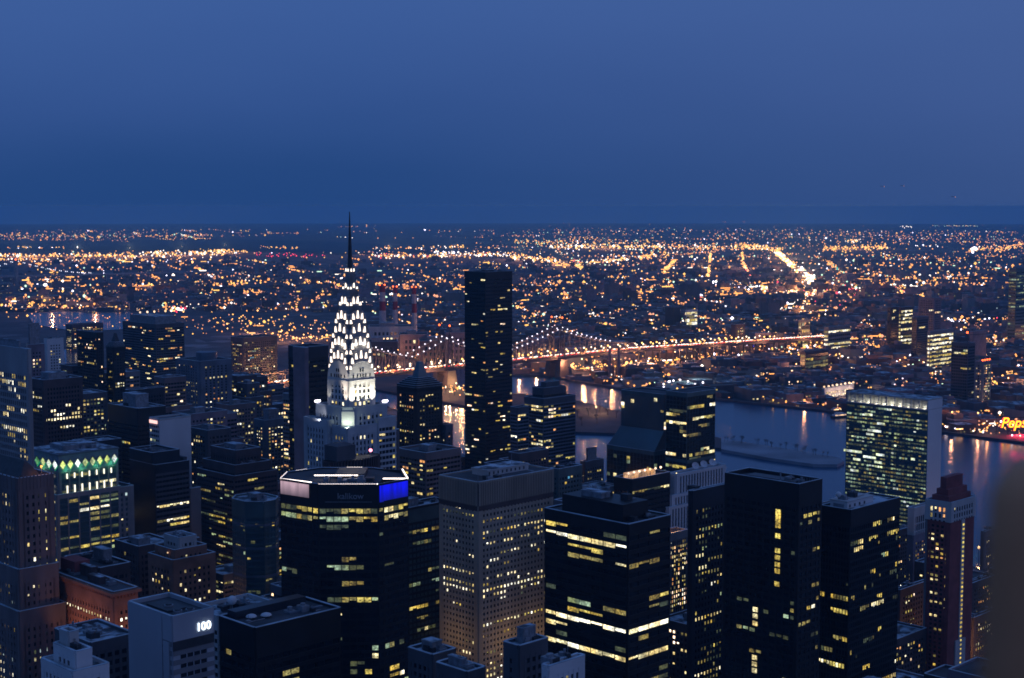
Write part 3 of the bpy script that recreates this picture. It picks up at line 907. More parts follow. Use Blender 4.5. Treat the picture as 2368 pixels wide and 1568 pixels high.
SIGNW = emis('white_sign_light', (.75, .88, 1.0), 3.2)
def text_obj(name, body, size, loc, rot, m, parent, depth=.15, font_shear=0, spacing=1.0):
    cu = bpy.data.curves.new(name, 'FONT'); cu.body = body; cu.size = size; cu.extrude = depth; cu.align_x = 'CENTER'; cu.align_y = 'CENTER'; cu.shear = font_shear
    cu.space_character = spacing; cu.offset = size * .006
    o = bpy.data.objects.new(name, cu); COL.objects.link(o)
    bpy.context.view_layer.update()
    me = bpy.data.meshes.new_from_object(o.evaluated_get(bpy.context.evaluated_depsgraph_get()))
    bpy.data.objects.remove(o); me.name = name; me.materials.clear(); me.materials.append(m)
    o = bpy.data.objects.new(name, me); COL.objects.link(o); o.location = loc; o.rotation_euler = rot
    if parent is not None: o.parent = parent
    return o
text_obj('number_sign', '100', 4.5, (Ls * .74, -.75, H - 5.0), (math.pi / 2, 0, 0), SIGNW, b.root)
b.finish(40)
# wing with white parapet right of it
b = gridb('office_block', 'long low block with a pale parapet and snowy roof behind the tower numbered 100', 'building', 440, 505, 640, 1432, 640)
b.tier(rect(0, 0, b.Ls, b.La), 0, b.H, dict(wall=PALE, mode='ribbon', bay=3, fh=3.8, lit=.06, cap=3.5, roofm=SNOW, par=1.5), )
rooftop(b, 2, 2, b.Ls - 2, b.La - 2, b.H, 8)
mb = MB(); c = (b.Ls * .40, b.La * .35, b.H); mb.tube(c, (c[0], c[1], c[2] + 3.2), .35, METAL); mb.ball((c[0], c[1], c[2] + 4.7), 2.1, WHT, 14, 10); mb.build('radar_ball', b.root)
b.finish(10)
# --- dark low tower with dishes (bottom)
b = gridb('office_tower', 'near-black flat tower in the foreground with roof dishes and one bright row of windows', 'tower', 508, 590, 786, 1458, 600)
Ls, La, H = b.Ls, b.La, b.H
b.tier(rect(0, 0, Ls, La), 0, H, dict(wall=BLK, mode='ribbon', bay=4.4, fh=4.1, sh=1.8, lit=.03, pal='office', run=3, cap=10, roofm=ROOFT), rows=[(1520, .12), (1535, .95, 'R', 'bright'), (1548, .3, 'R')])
mb = MB(); mb.box(3, La * .72, H, Ls * .9, La * .95, H + 3.5, BLKB); mb.build('plant_room', b.root)
mb = MB(); mb.box(Ls * .55, La * .35, H + .05, Ls * .95, La * .42, H + .8, BLUEG); mb.build('roof_duct', b.root)
for (x, y) in ((Ls * .2, La * .6), (Ls * .33, La * .5)):
    mb = MB(); mb.tube((x, y, H), (x, y, H + 1.2), .3, METAL); mb.ball((x, y, H + 1.1), 2.4, WHT, 12, 6, .45, True); mb.build('dish', b.root)
rooftop(b, 2, 2, Ls - 2, La * .6, H, 5)
b.finish(60)
# --- white low building bottom left
b = gridb('apartment_tower', 'white stepped building with round-headed dark windows in the bottom left corner', 'tower', 97, 168, 250, 1560, 520)
st = dict(wall=WHT, mode='grid', bay=3.0, fh=3.6, pw=1.5, sh=1.6, lit=.04, cap=1.5, pal='stone', roofm=SNOW)
b.tier(rect(0, 0, b.Ls, b.La), 0, b.H, st)
b.tier(rect(3, 3, b.Ls - 5, b.La - 4), b.H, b.H + 6, st)
b.tier(rect(5, b.La * .5, b.Ls * .6, b.La - 5), b.H + 6, b.H + 11, {**st, 'wall': PALE})
rooftop(b, 4, 4, b.Ls - 6, b.La - 5, b.H + 6, 5)
b.finish(10)
simple('office_block', 'low block with a broad snowy blue roof between the brick block and the white building', 128, 210, 310, 1492, 620,
       dict(wall=DGRY, bay=3.4, fh=3.8, lit=.04, pal='office', cap=3, roofm=SNOW), 10, units=7, cat='building')

# --- black chamfered tower with light lines and blue and pink lit corners
def poly_px(pts, z):
    return [W(px, Y, z) for px, Y in pts]
Y0 = 690.0
H101 = hz(1122, Y0)
pp = poly_px([(648, 704), (722, 692), (736, 690), (874, 690), (886, 692), (943, 704), (930, 722), (862, 734), (740, 734), (664, 722)], H101)
cxy = Vector((sum(p.x for p in pp) / len(pp), sum(p.y for p in pp) / len(pp), 0))
b = Bld('office_tower', 'black glass tower with chamfered corners edged in lines of white lights', 'tower', cxy, 0)
FOOT.append((cxy.x, cxy.y, 45))
lp = [(p.x - cxy.x, p.y - cxy.y) for p in pp]
st = dict(wall=BLK, mode='ribbon', bay=3.4, fh=3.85, sh=1.5, pd=.18, lit=.10, pal='greeny', run=2.2, cap=9.6, capm=BLK, roofm=ROOFT, cw=.5, par=.6)
b.tier(lp, 0, H101, st, rows=[(1176, .9, None, 'office'), (1195, .85, None, 'greeny'), (1225, .12), (1240, .1), (1310, .3, 'L'), (1330, .06), (1355, .1), (1370, .05),
                              (1430, .12, None, 'bright'), (1450, .2, None, 'bright'), (1470, .3, None, 'office'), (1490, .2, None, 'green'), (1505, .3), (1520, .35), (1545, .5, None, 'office'), (1560, .45, None, 'office')])
LINE = emis('line_light', (1, .86, .78), 4.0)
def strip3(p, q, n=None, r=.28, nm='light_line'):
    mb = MB()
    p = Vector(p); q = Vector(q); L = (q - p).length; k = max(2, int(L / 1.1))
    for i in range(k):
        a = p.lerp(q, i / k); c = p.lerp(q, (i + .82) / k)
        mb.tube(a, c, r, LINE, 5)
    mb.build(nm, b.root)
def L3(px, py, Y):
    z = hz(py, Y); w = W(px, Y, z); return (w.x - cxy.x, w.y - cxy.y, z)
# parapet crown: a raised, canted rim
rim = MB()
def rimseg(a, c, ha, hc, m=BLK):
    a = Vector(a); c = Vector(c)
    d = (c - a); d.z = 0; L = d.length; u = d / L; n = Vector((u.y, -u.x, 0))
    rim.hexa([a - n * .8 + Vector((0, 0, -1.5)), c - n * .8 + Vector((0, 0, -1.5)), c + Vector((0, 0, -1.5)), a + Vector((0, 0, -1.5)),
              (a.x - n.x * .8, a.y - n.y * .8, ha), (c.x - n.x * .8, c.y - n.y * .8, hc), (c.x, c.y, hc), (a.x, a.y, ha)], m)
pts3 = [Vector((x, y, H101)) for x, y in lp]
zL = hz(1123, 716) ; zR = hz(1112, 716); zpkL = hz(1100, 746); zpkR = hz(1088, 748)
hs = [hz(1124, 704), hz(1117, 692), hz(1121, 690), hz(1121, 690), hz(1108, 692), hz(1112, 704), hz(1086, 722), hz(1098, 734), hz(1098, 734), hz(1100, 722)]
for i in range(10):
    j = (i + 1) % 10
    rimseg(pts3[i], pts3[j], max(hs[i], H101 + .3), max(hs[j], H101 + .3))
rim.build('canted_parapet', b.root)
def rp(i, t=0, j=None):
    a = Vector((pts3[i].x, pts3[i].y, max(hs[i], H101 + .3) + .3))
    if j is None: return a
    c = Vector((pts3[j].x, pts3[j].y, max(hs[j], H101 + .3) + .3))
    return a.lerp(c, t)
strip3(rp(0), rp(0, .98, 1)); strip3(rp(2), rp(2, 1, 3)); strip3(rp(4, .0, 5), rp(5)); strip3(rp(5), rp(6)); strip3(rp(9), rp(0)); strip3(rp(9, .25, 8), rp(9, .6, 8)); strip3(rp(7, .2, 8), rp(7, .5, 8))
off = Vector((0, 14, 2.2))
strip3(rp(0, .6, 1) + Vector((6, 8, 1.2)), rp(0, .6, 1) + Vector((27, 8, 1.2)))
mb = MB(); mb.box(lp[2][0] + 6, lp[2][1] + 16, H101, lp[3][0] - 8, lp[2][1] + 34, H101 + 2.5, BLK); mb.build('penthouse', b.root)
rooftop(b, lp[2][0], lp[2][1] + 5, lp[3][0], lp[2][1] + 15, H101, 7)
mb = MB(); mb.tube((lp[3][0] - 8, 30, H101 + 5), (lp[3][0] - 8, 30, H101 + 8), .2, METAL); mb.ball((lp[3][0] - 8, 30, H101 + 8.6), .9, emis('pink_lamp', (1, .25, .35), 4)); mb.build('beacon', b.root)
# lit corner panels (backlit glass)
def panel(i, j, t0, t1, zlo, zhi, m, nm, ribs=0):
    a = Vector(lp[i]).lerp(Vector(lp[j]), t0); c = Vector(lp[i]).lerp(Vector(lp[j]), t1)
    u = (c - a); L = u.length; u = u / L; n = Vector((u.y, -u.x))
    mb = MB(); mb.obox(a, u, n, 0, L, .2, .4, zlo, zhi, m)
    mb.build(nm, b.root)
def glow_mat(name, c0, c1, s, axis_lo, axis_hi):
    m = bpy.data.materials.new(name); m.use_nodes = True
    t = m.node_tree; p = t.nodes['Principled BSDF']; p.inputs['Base Color'].default_value = (.1, .1, .1, 1)
    g = N(t, 'ShaderNodeNewGeometry'); sp = N(t, 'ShaderNodeSeparateXYZ'); t.links.new(g.outputs['Position'], sp.inputs[0])
    mr = N(t, 'ShaderNodeMapRange'); mr.inputs['From Min'].default_value = axis_lo; mr.inputs['From Max'].default_value = axis_hi
    t.links.new(sp.outputs['Z'], mr.inputs[0])
    w = N(t, 'ShaderNodeTexNoise'); w.inputs['Scale'].default_value = .35; w.inputs['Detail'].default_value = 1
    mpp = N(t, 'ShaderNodeMapping'); mpp.inputs['Scale'].default_value = (1, 1, .12); t.links.new(g.outputs['Position'], mpp.inputs[0]); t.links.new(mpp.outputs[0], w.inputs[0])
    r = N(t, 'ShaderNodeValToRGB'); r.color_ramp.elements[0].color = (*c0, 1); r.color_ramp.elements[1].color = (*c1, 1); r.color_ramp.elements[1].position = .95
    f = mathn(t, 'MULTIPLY', mr.outputs[0], mathn(t, 'MULTIPLY', w.outputs[0], 1.7))
    t.links.new(f, r.inputs[0]); t.links.new(r.outputs[0], p.inputs['Emission Color']); p.inputs['Emission Strength'].default_value = s
    m.cycles.emission_sampling = 'FRONT'
    return m
PINK = glow_mat('pink_backlit_glass', (.10, .07, .09), (.75, .50, .58), .75, H101 - 7.5, H101 - 1)
BLUE = glow_mat('blue_backlit_glass', (.0, .0, .12), (.0, .0, 1.0), .9, H101 - 9.5, H101 - 2)
panel(0, 1, .02, .9, H101 - 6.6, H101 - .3, PINK, 'pink_lit_panel')
panel(3, 4, .2, 1.0, H101 - 8.2, H101 - .3, BLUE, 'blue_lit_panel'); panel(4, 5, .0, .97, H101 - 7.8, H101 - .3, BLUE, 'blue_lit_panel')
text_obj('name_sign', 'kalikow', 4.0, ((lp[2][0] + lp[3][0]) / 2 + 1, lp[2][1] - .55, H101 - 5.2), (math.pi / 2, 0, 0), mat('dim_sign_letter', (.22, .23, .25), .5), b.root)
mb = MB(); mb.box(lp[2][0] + 3, lp[2][1] - .5, H101 - 8.0, lp[3][0] - 3, lp[2][1] - .22, H101 - 7.8, METAL); mb.build('sign_ledge', b.root)
b.finish(100)
# --- round ribbed top in front of the floodlit spire
b = gridb('office_tower', 'dark tower with a curved ribbed crown, in front of the floodlit spire', 'tower', 733, 770, 892, 1092, 800)
Ls, La, H = b.Ls, b.La, b.H
def rnd(cx, cy, rx, ry, n=28): return [(cx + rx * math.cos(2 * math.pi * i / n), cy + ry * math.sin(2 * math.pi * i / n)) for i in range(n)]
b.tier(rect(0, 0, Ls, La), 0, H - 6, dict(wall=BLK, mode='ribbon', lit=.02))
mb = MB(); pr = rnd(Ls * .5, La * .5, Ls * .5, La * .5); mb.prism(pr, H - 6, hz(1062, 815), BLK)
for (x, y) in rnd(Ls * .5, La * .5, Ls * .5 + .3, La * .5 + .3, 56): mb.box(x - .35, y - .35, H - 6, x + .35, y + .35, hz(1060, 815), DBRN)
mb.build('ribbed_crown', b.root)
mb = MB(); c = W(795, 812, 0); lc = b.M.inverted() @ Vector((c.x, c.y, 0))
mb.prism(rect(lc.x - 6.5, lc.y - 5, lc.x + 6.5, lc.y + 6), hz(1062, 812), hz(1028, 812), DGRY); mb.prism(rect(lc.x - 6, lc.y - 4.5, lc.x + 6, lc.y + 5.5), hz(1028, 812), hz(1022, 812), DGRY, rect(lc.x - 2, lc.y - 2, lc.x + 2, lc.y + 2))
mb.build('roof_tank', b.root)
b.finish(0)
# --- green glass block
b = simple('office_tower', 'dark green glass tower squeezed between the chamfered black tower and the tan tower', 900, 935, 1040, 1180, 960,
       dict(wall=BLK, mode='ribbon', bay=3.4, fh=3.9, sh=1.6, lit=.14, pal='greeny', run=3, cap=9, glass=GLSB, roofm=SNOW, capm=GRN, spm=BLKB), 60,
       ph=[(.1, .3, .4, .8, 5)], rows=[(1255, .3, None, 'office'), (1310, .5), (1345, .6, None, 'green'), (1370, .5), (1395, .4, None, 'office')], units=6)
# --- tan tower with ribbed crown
b = gridb('office_tower', 'tan stone tower with a tall ribbed crown and bright rows of square windows', 'tower', 1016, 1105, 1278, 1118, 900)
Ls, La, H = b.Ls, b.La, b.H
print('tan', Ls, La, H)
st = dict(wall=TAN, mode='grid', bay=3.0, fh=3.62, pw=1.5, sh=1.9, pd=.5, lit=.10, pal='tan', run=2.0, cap=14.2, capm=DBRN, ribcap=True, par=.8)  # cap coloured dark between the tan ribs, painting shade into the gaps
b.tier(rect(0, 0, Ls, La), 0, H, st, rows=[(1183, .9, None, 'greeny'), (1184, .85, 'R', 'office'), (1225, .5, 'L', 'greeny'), (1244, .3, 'R', 'bright'), (1258, .1), (1321, .99, 'L', 'row'), (1335, .97, 'L', 'bright'), (1349, .97, 'L', 'row'), (1363, .2, 'L'), (1317, .35, 'R', 'row'), (1331, .6, 'R', 'row'), (1345, .97, 'R', 'row'), (1358, .5, 'R', 'bright'), (1372, .2, 'R'),
                                           (1372, .15), (1545, .4), (1560, .3)])
mb = MB(); mb.box(0, -.6, H - 17.2, Ls, -.52, H - 14.3, DBRN); mb.box(-.6, 0, H - 17.2, -.52, La, H - 14.3, DBRN); mb.build('louvre_band', b.root)
mb = MB(); x0, y0 = Ls * .30, La * .35; mb.box(x0, y0, H, Ls * .85, La * .75, H + 3.6, PALE); mb.box(x0 - .5, y0 - .5, H + 3.6, Ls * .85 + .5, La * .75 + .5, H + 4.2, PALE)
for i in range(9): mb.box(x0 + 1 + i * (Ls * .55 - 2) / 9, y0 - .1, H + 1.0, x0 + 2.2 + i * (Ls * .55 - 2) / 9, y0 - .01, H + 2.8, DMETAL)
mb.build('penthouse', b.root)
mb = MB(); mb.box(x0, y0, H + 4.22, Ls * .85, La * .75, H + 4.35, SNOW); mb.build('penthouse_roof', b.root)
mb = MB(); mb.tube((Ls * .1, La * .2, H), (Ls * .1, La * .2, H + 5), .1, METAL); mb.tube((Ls * .7, La * .5, H + 4), (Ls * .7, La * .5, H + 11), .12, METAL); mb.build('antenna', b.root)
rooftop(b, 2, 2, Ls - 2, La * .3, H, 4)
for (x, y, zz_, pwr) in ((-18, La * .5, hz(1500, 890), 9000), (Ls * .3, -18, hz(1510, 890), 9000), (Ls * .8, -18, hz(1510, 900), 9000)):
    light('POINT', (x, y, zz_), (1, .62, .25), pwr * .35, b.root, 2)
b.finish(100)
# --- black banded tower
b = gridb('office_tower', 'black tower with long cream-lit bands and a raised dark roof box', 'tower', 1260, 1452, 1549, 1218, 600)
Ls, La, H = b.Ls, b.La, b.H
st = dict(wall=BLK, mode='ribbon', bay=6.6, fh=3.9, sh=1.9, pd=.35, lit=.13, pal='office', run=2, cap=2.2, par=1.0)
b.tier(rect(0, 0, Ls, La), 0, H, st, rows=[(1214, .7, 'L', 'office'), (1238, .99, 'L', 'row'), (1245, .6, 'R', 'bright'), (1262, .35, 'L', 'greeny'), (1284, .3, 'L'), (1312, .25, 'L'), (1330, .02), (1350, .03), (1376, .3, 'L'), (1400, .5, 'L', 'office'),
                                           (1425, .99, 'L', 'row'), (1445, .6, 'L', 'office'), (1464, .4, 'L'), (1486, .99, 'L', 'row'), (1506, .35, 'L'), (1436, .99, 'R', 'row'), (1456, .6, 'R', 'office'), (1478, .2, 'R'), (1501, .95, 'R', 'row'), (1530, .1), (1545, .3)])
mb = MB(); mb.prism(rect(Ls * .12, La * .12, Ls * .72, La * .85), H, hz(1175, 600), BLK); mb.build('roof_box', b.root)
mb = MB(); mb.prism(rect(Ls * .72, La * .3, Ls * .95, La * .8), H, hz(1190, 610), BLKB); mb.build('plant_room', b.root)
mb = MB(); mb.prism(rect(-.2, -.2, Ls + .2, La + .2), H + .3, H + .5, ROOFT); mb.build('roof_deck', b.root)
zz_ = hz(1175, 600)
rooftop(b, Ls * .2, La * .2, Ls * .7, La * .8, zz_, 5, [(.1, .4, .5, .8, 2.0)])
rooftop(b, 1, 1, Ls - 1, La * .11, H, 3)
b.finish(100)
# --- slim amber-lit residential slab
b = gridb('apartment_tower', 'slim dark tower with pale ribs and dense amber windows right of the black banded tower', 'tower', 1520, 1548, 1590, 1238, 1000)
b.tier(rect(0, 0, b.Ls, b.La), 0, b.H, dict(wall=GRY, mode='grid', bay=2.2, fh=3.1, pw=.7, sh=1.2, pd=.5, lit=.42, pal='resid', run=1, cap=4, spm=DBRN, major=3, mw=1.0))
mb = MB(); mb.ball((-.5, b.La * .4, b.H + 3.2), .9, emis('orange_lamp', (1, .35, .06), 4)); mb.tube((-.5, b.La * .4, b.H), (-.5, b.La * .4, b.H + 3), .15, METAL); mb.build('roof_lamp', b.root)
light('POINT', (b.Ls * .3, b.La * .3, b.H + 4), (1, .4, .1), 2500, b.root, .4)
b.finish(100)
# --- white ribbed stepped building with dishes
b = gridb('office_tower', 'white ribbed stepped tower carrying three satellite dishes', 'tower', 1545, 1562, 1676, 1100, 1120)
Ls, La, H = b.Ls, b.La, b.H
st = dict(wall=WHT, mode='ribs', bay=3.4, fh=3.8, pw=1.5, sh=1.4, pd=1.0, lit=.03, pal='grnh' if False else 'green', cap=1, run=3, glass=GLS, spm=DMETAL)
b.tier(rect(0, 0, Ls, La), 0, H, {**st}, rows=[(1160, .5, None, 'bright'), (1152, .3)])
b.tier(rect(-8, -2, Ls * .85, La), 0, hz(1148, 1115), st, rows=[(1162, .6, None, 'bright')])
b.tier(rect(-14, -4, Ls * .5, La), 0, hz(1175, 1110), st)
for i, fx in enumerate((.45, .62, .80)):
    mb = MB(); c = Vector((Ls * fx, La * .4, H))
    mb.tube(c, c + Vector((0, 0, 2)), .4, METAL)
    k = mb.mi(WHT); base = len(mb.v); d = Vector((-.35, -.75, .55)).normalized(); a = d.orthogonal().normalized(); e = d.cross(a); cc = c + Vector((0, 0, 4.0))
    for rr, dd in ((0, -1.0), (1.6, -.7), (3.0, .2), (3.0, .05), (1.5, -.9), (0.01, -1.2)):
        for q in range(14):
            t = 2 * math.pi * q / 14; mb.v.append(tuple(cc + d * dd + a * (max(rr, .01) * math.cos(t)) + e * (max(rr, .01) * math.sin(t))))
    for r_ in range(5):
        for q in range(14):
            mb.f.append((base + r_ * 14 + q, base + r_ * 14 + (q + 1) % 14, base + (r_ + 1) * 14 + (q + 1) % 14, base + (r_ + 1) * 14 + q)); mb.m.append(k)
    mb.tube(cc - d * .6, cc + d * 2.0, .12, METAL); mb.build('satellite_dish', b.root)
mb = MB(); mb.ball((2, 1, H + 1.5), .5, WIN['hot']); mb.tube((2, 1, H), (2, 1, H + 1.3), .1, METAL); mb.build('roof_lamp', b.root)
b.finish(40)
# --- dark green gridded tower
simple('office_tower', 'dark tower with small square greenish windows left of the broad matt black tower', 1592, 1600, 1760, 1140, 860,
       dict(wall=BLKB, mode='grid', bay=3.0, fh=3.8, pw=1.5, sh=1.7, lit=.26, pal='greeny', run=2, cap=9, roofm=SNOW), 100, units=2,
       rows=[(1218, .3), (1338, .35, None, 'bright'), (1358, .4), (1395, .35, None, 'bright'), (1412, .9, None, 'bright'), (1424, .5), (1490, .3), (1530, .85, None, 'bright'), (1542, .95, None, 'bright')])
# --- tallest black tower, right
b = gridb('office_tower', 'broad matt black tower with a hollow roof and short stacks of yellow windows', 'tower', 1676, 1846, 1900, 1130, 780)
Ls, La, H = b.Ls, b.La, b.H
st = dict(wall=BLK, mode='grid', bay=4.6, fh=3.9, pw=1.0, sh=1.7, pd=.3, lit=.05, pal='office', run=2, cap=9, par=2.5)
b.tier(rect(0, 0, Ls, La), 0, H, st, rows=[(1205, .15, 'R'), (1222, .1), (1252, .1), (1180, .02), (1188, .5, 'R', 'bright'), (1200, .5, 'R', 'bright'), (1210, .5, 'R'), (1416, .3, 'L'), (1430, .3), (1428, .7, 'R', 'bright'), (1440, .6, 'R')])
zt = H + 2.4
mb = MB(); mb.box(8, 8, H, Ls - 5, La - 8, H + 1.5, BLKB); mb.build('roof_well', b.root)
mb = MB()
for i in range(7): mb.tube((4 + i * Ls / 9, 2.5, H), (4 + i * Ls / 9, 2.5, H + U(3, 5)), .1, METAL, 4)
mb.build('rail_posts', b.root)
mb = MB(); mb.tube((Ls * .35, La * .35, H + 1), (Ls * .35, La * .35, H + 6), .4, METAL, 6); mb.build('vent_stack', b.root)
rooftop(b, 8, 2, Ls - 2, La * .4, H, 5)
for col_, ys in (((5), (1183, 1192, 1204, 1216, 1244, 1295, 1310, 1325, 1340, 1352)),):
    pass
def stack(u_frac, ys, side='L', k='cream', w=3.2, h=2.6):
    for y in ys:
        z = hz(y, b.root.location.y + (La * u_frac * A_.y if side == 'L' else Ls * u_frac * S_.y))
        mb = MB()
        if side == 'L': mb.box(-.38, La * u_frac - w / 2, z - h / 2, -.31, La * u_frac - .1, z + h / 2, WIN[k]); mb.box(-.38, La * u_frac + .1, z - h / 2, -.31, La * u_frac + w / 2, z + h / 2, WIN[k])
        else: mb.box(Ls * u_frac - w / 2, -.38, z - h / 2, Ls * u_frac + w / 2, -.31, z + h / 2, WIN[k])
        mb.build('window', b.root)
stack(.26, (1183, 1193, 1204, 1215, 1239, 1273, 1289, 1305, 1320, 1350), k='yel')
stack(.55, (1409, 1424, 1441, 1520, 1535, 1550), k='cream')
b.finish(85)
# --- black glass tower with white plant room and ball
b = gridb('office_tower', 'black glass tower topped by a pale plant room with a white ball', 'tower', 1897, 1966, 2080, 1184, 820)
Ls, La, H = b.Ls, b.La, b.H
st = dict(wall=BLK, mode='glass', bay=1.9, fh=3.9, pw=.35, sh=1.3, pd=.3, lit=.13, pal='office', run=4, cap=8, capm=BLK)
b.tier(rect(0, 0, Ls, La), 0, H, st, rows=[(1220, .15), (1238, .3, 'L', 'bright'), (1290, .4, 'L', 'bright'), (1340, .4, 'R'), (1350, .4), (1375, .3), (1420, .35, 'R'), (1460, .3, 'R'), (1480, .5), (1535, .8, 'L', 'bright'), (1542, .5, 'R')])
mb = MB(); mb.prism(rect(1, 1, Ls - 1, La - 1), H + .1, H + .35, SNOW); mb.build('roof_deck', b.root)
zp = hz(1150, 842)
mb = MB(); X0, X1, Y0_, Y1 = Ls * .10, Ls * .62, La * .28, La * .85
mb.box(X0, Y0_, H, X1, Y1, zp, WHT)
for i in range(4): mb.box(X0 + 2 + i * 5, Y0_ - .12, zp - 3.2, X0 + 3.4 + i * 5, Y0_ - .01, zp - 1.6, DMETAL); mb.box(X0 + 2 + i * 5, Y0_ - .12, zp - 6.2, X0 + 3.4 + i * 5, Y0_ - .01, zp - 4.8, DMETAL)
mb.box(X0 - .12, Y0_ + 2, zp - 4, X0 - .01, Y1 - 2, zp - 1.5, METAL)
mb.box(X0 - .4, Y0_ - .4, zp, X1 + .4, Y1 + .4, zp + .5, PALE)
mb.build('plant_room', b.root)
mb = MB(); c = Vector((X0 + 2, Y1 - 4, zp + .5)); mb.tube(c, c + Vector((0, 0, 1.5)), .4, METAL); mb.ball(tuple(c + Vector((0, 0, 2.7))), 1.7, WHT, 12, 8); mb.build('radar_ball', b.root)
rooftop(b, X0 + 1, Y0_ + 1, X1 - 1, Y1 - 1, zp + .5, 5)
b.finish(100)
# --- red-brown tower right
b = gridb('apartment_tower', 'tall red brick apartment tower with a pale top band and a stepped red tank house', 'tower', 2142, 2197, 2252, 1166, 960)
Ls, La, H = b.Ls, b.La, b.H
st = dict(wall=BRICK, mode='grid', bay=3.3, fh=3.0, pw=1.5, sh=1.35, pd=.35, lit=.16, pal='resid', run=1.4, cap=1.5, spm=BRICK)
ztop = hz(1212, 955)
b.tier(rect(0, 0, Ls, La), 0, ztop, {**st, 'blank': 'right', 'bmat': BRICK}, roof=False)
b.tier(rect(-.7, -.7, Ls + .3, La + .3), ztop, H, {**st, 'wall': PALE, 'spm': PALE, 'fh': 4.2, 'lit': .3}, roof=True)
mb = MB(); mb.box(Ls * .45, -.9, hz(1500, 950), Ls * .58, -.36, ztop, PALE)
mb.box(Ls * .30, -1.2, 0, Ls * .72, -.36, hz(1497, 952), PALE); mb.build('pale_pilaster', b.root)
mb = MB()
z = ztop - 3; 
while z > 10: mb.box(Ls * .49, -1.35, z - 1.2, Ls * .54, -1.22 if z < hz(1497, 952) else -.92, z, WIN['yel']); z -= 3.0
o = mb.build('stair_windows', b.root)
mb = MB(); mb.box(-.8, La * .93, 0, -.36, La + .2, ztop, GRY); mb.build('corner_pier', b.root)
rb = MB(); rb.prism(rect(1.5, 2, Ls - 1, La - 3), H, H + 4.5, BRICK); rb.prism(rect(4, 4, Ls - 2.5, La * .72), H + 4.5, H + 8.5, BRICK); rb.prism(rect(5, 6, Ls - 5, La * .6), H + 8.5, hz(1103, 970), BRICK)
rb.build('tank_house', b.root)
b.finish(100)
b = gridb('apartment_tower', 'tall brown tower with white framed top floors just left of the red brick tower', 'tower', 2100, 2112, 2160, 1178, 1120)
b.tier(rect(0, 0, b.Ls, b.La), 0, b.H - 20, dict(wall=MAUVE, bay=3.0, fh=3.0, pw=1.3, sh=1.3, lit=.22, pal='resid', run=1))
b.tier(rect(-.3, -.3, b.Ls, b.La), b.H - 20, b.H, dict(wall=PALE, bay=3.0, fh=6.0, pw=1.0, sh=1.0, lit=.0, pal='resid', run=1))
b.finish(60)
simple('apartment_tower', 'dark low block with a snowy roof edge at the foot of the red brick tower', 2070, 2080, 2150, 1368, 990,
       dict(wall=DBRN, bay=3.2, fh=3.4, pw=1.6, sh=1.6, lit=.14, pal='resid', cap=3, roofm=SNOW), 40)
simple('apartment_tower', 'dark brown tower between the tower with the white ball and the red brick tower', 2060, 2072, 2106, 1230, 1200,
       dict(wall=DBRN, bay=3.2, fh=3.4, pw=1.6, sh=1.6, lit=.16, pal='resid', cap=3), 30)
simple('apartment_tower', 'slim dark tower with lit roof terrace behind the blurred parapet post', 2268, 2276, 2330, 1232, 1300,
       dict(wall=MAUVE, bay=3.2, fh=3.4, pw=1.6, sh=1.6, lit=.12, pal='resid', cap=3), 20)
simple('apartment_block', 'low dark block with a blue snowy roof right of the red brick tower', 2236, 2246, 2300, 1352, 1100,
       dict(wall=DBRN, bay=3.2, fh=3.4, pw=1.6, sh=1.6, lit=.10, pal='resid', cap=3, roofm=SNOW), 10, cat='building')
simple('apartment_block', 'lower dark block with yellow windows near the bottom right corner', 2240, 2250, 2310, 1432, 1020,
       dict(wall=DBRN, bay=3.2, fh=3.4, pw=1.6, sh=1.6, lit=.16, pal='resid', cap=3, roofm=SNOW), 10, cat='building')
# --- small foreground roofs at the bottom centre
simple('office_block', 'low brown masonry block with a snowy gabled plant room below the tan tower', 1165, 1200, 1265, 1500, 560,
       dict(wall=DGRY, bay=3.0, fh=3.6, pw=1.4, sh=1.7, lit=.03, pal='stone', cap=3, roofm=SNOW), 10, ph=[(.3, .3, .8, .8, 6)], cat='building')
simple('office_block', 'small white building with tall dark windows at the bottom edge below the banded tower', 1254, 1268, 1350, 1548, 500,
       dict(wall=WHT, bay=2.6, fh=7, pw=1.3, sh=1.6, lit=.03, pal='stone', cap=2.5, roofm=ROOFT), 10, cat='building')
simple('office_block', 'low cluttered block with a snowy roof left of the tan tower foot', 945, 1000, 1052, 1520, 600,
       dict(wall=DGRY, bay=3.0, fh=3.6, lit=.03, pal='stone', cap=3, roofm=SNOW), 10, ph=[(.3, .3, .8, .8, 4)], units=6, cat='building')
simple('office_block', 'low cluttered block with snowy ducts in front of the tan tower foot', 1010, 1080, 1120, 1560, 560,
       dict(wall=DGRY, bay=3.0, fh=3.6, lit=.03, pal='stone', cap=3, roofm=SNOW), 10, ph=[(.2, .3, .5, .8, 4)], units=6, cat='building')

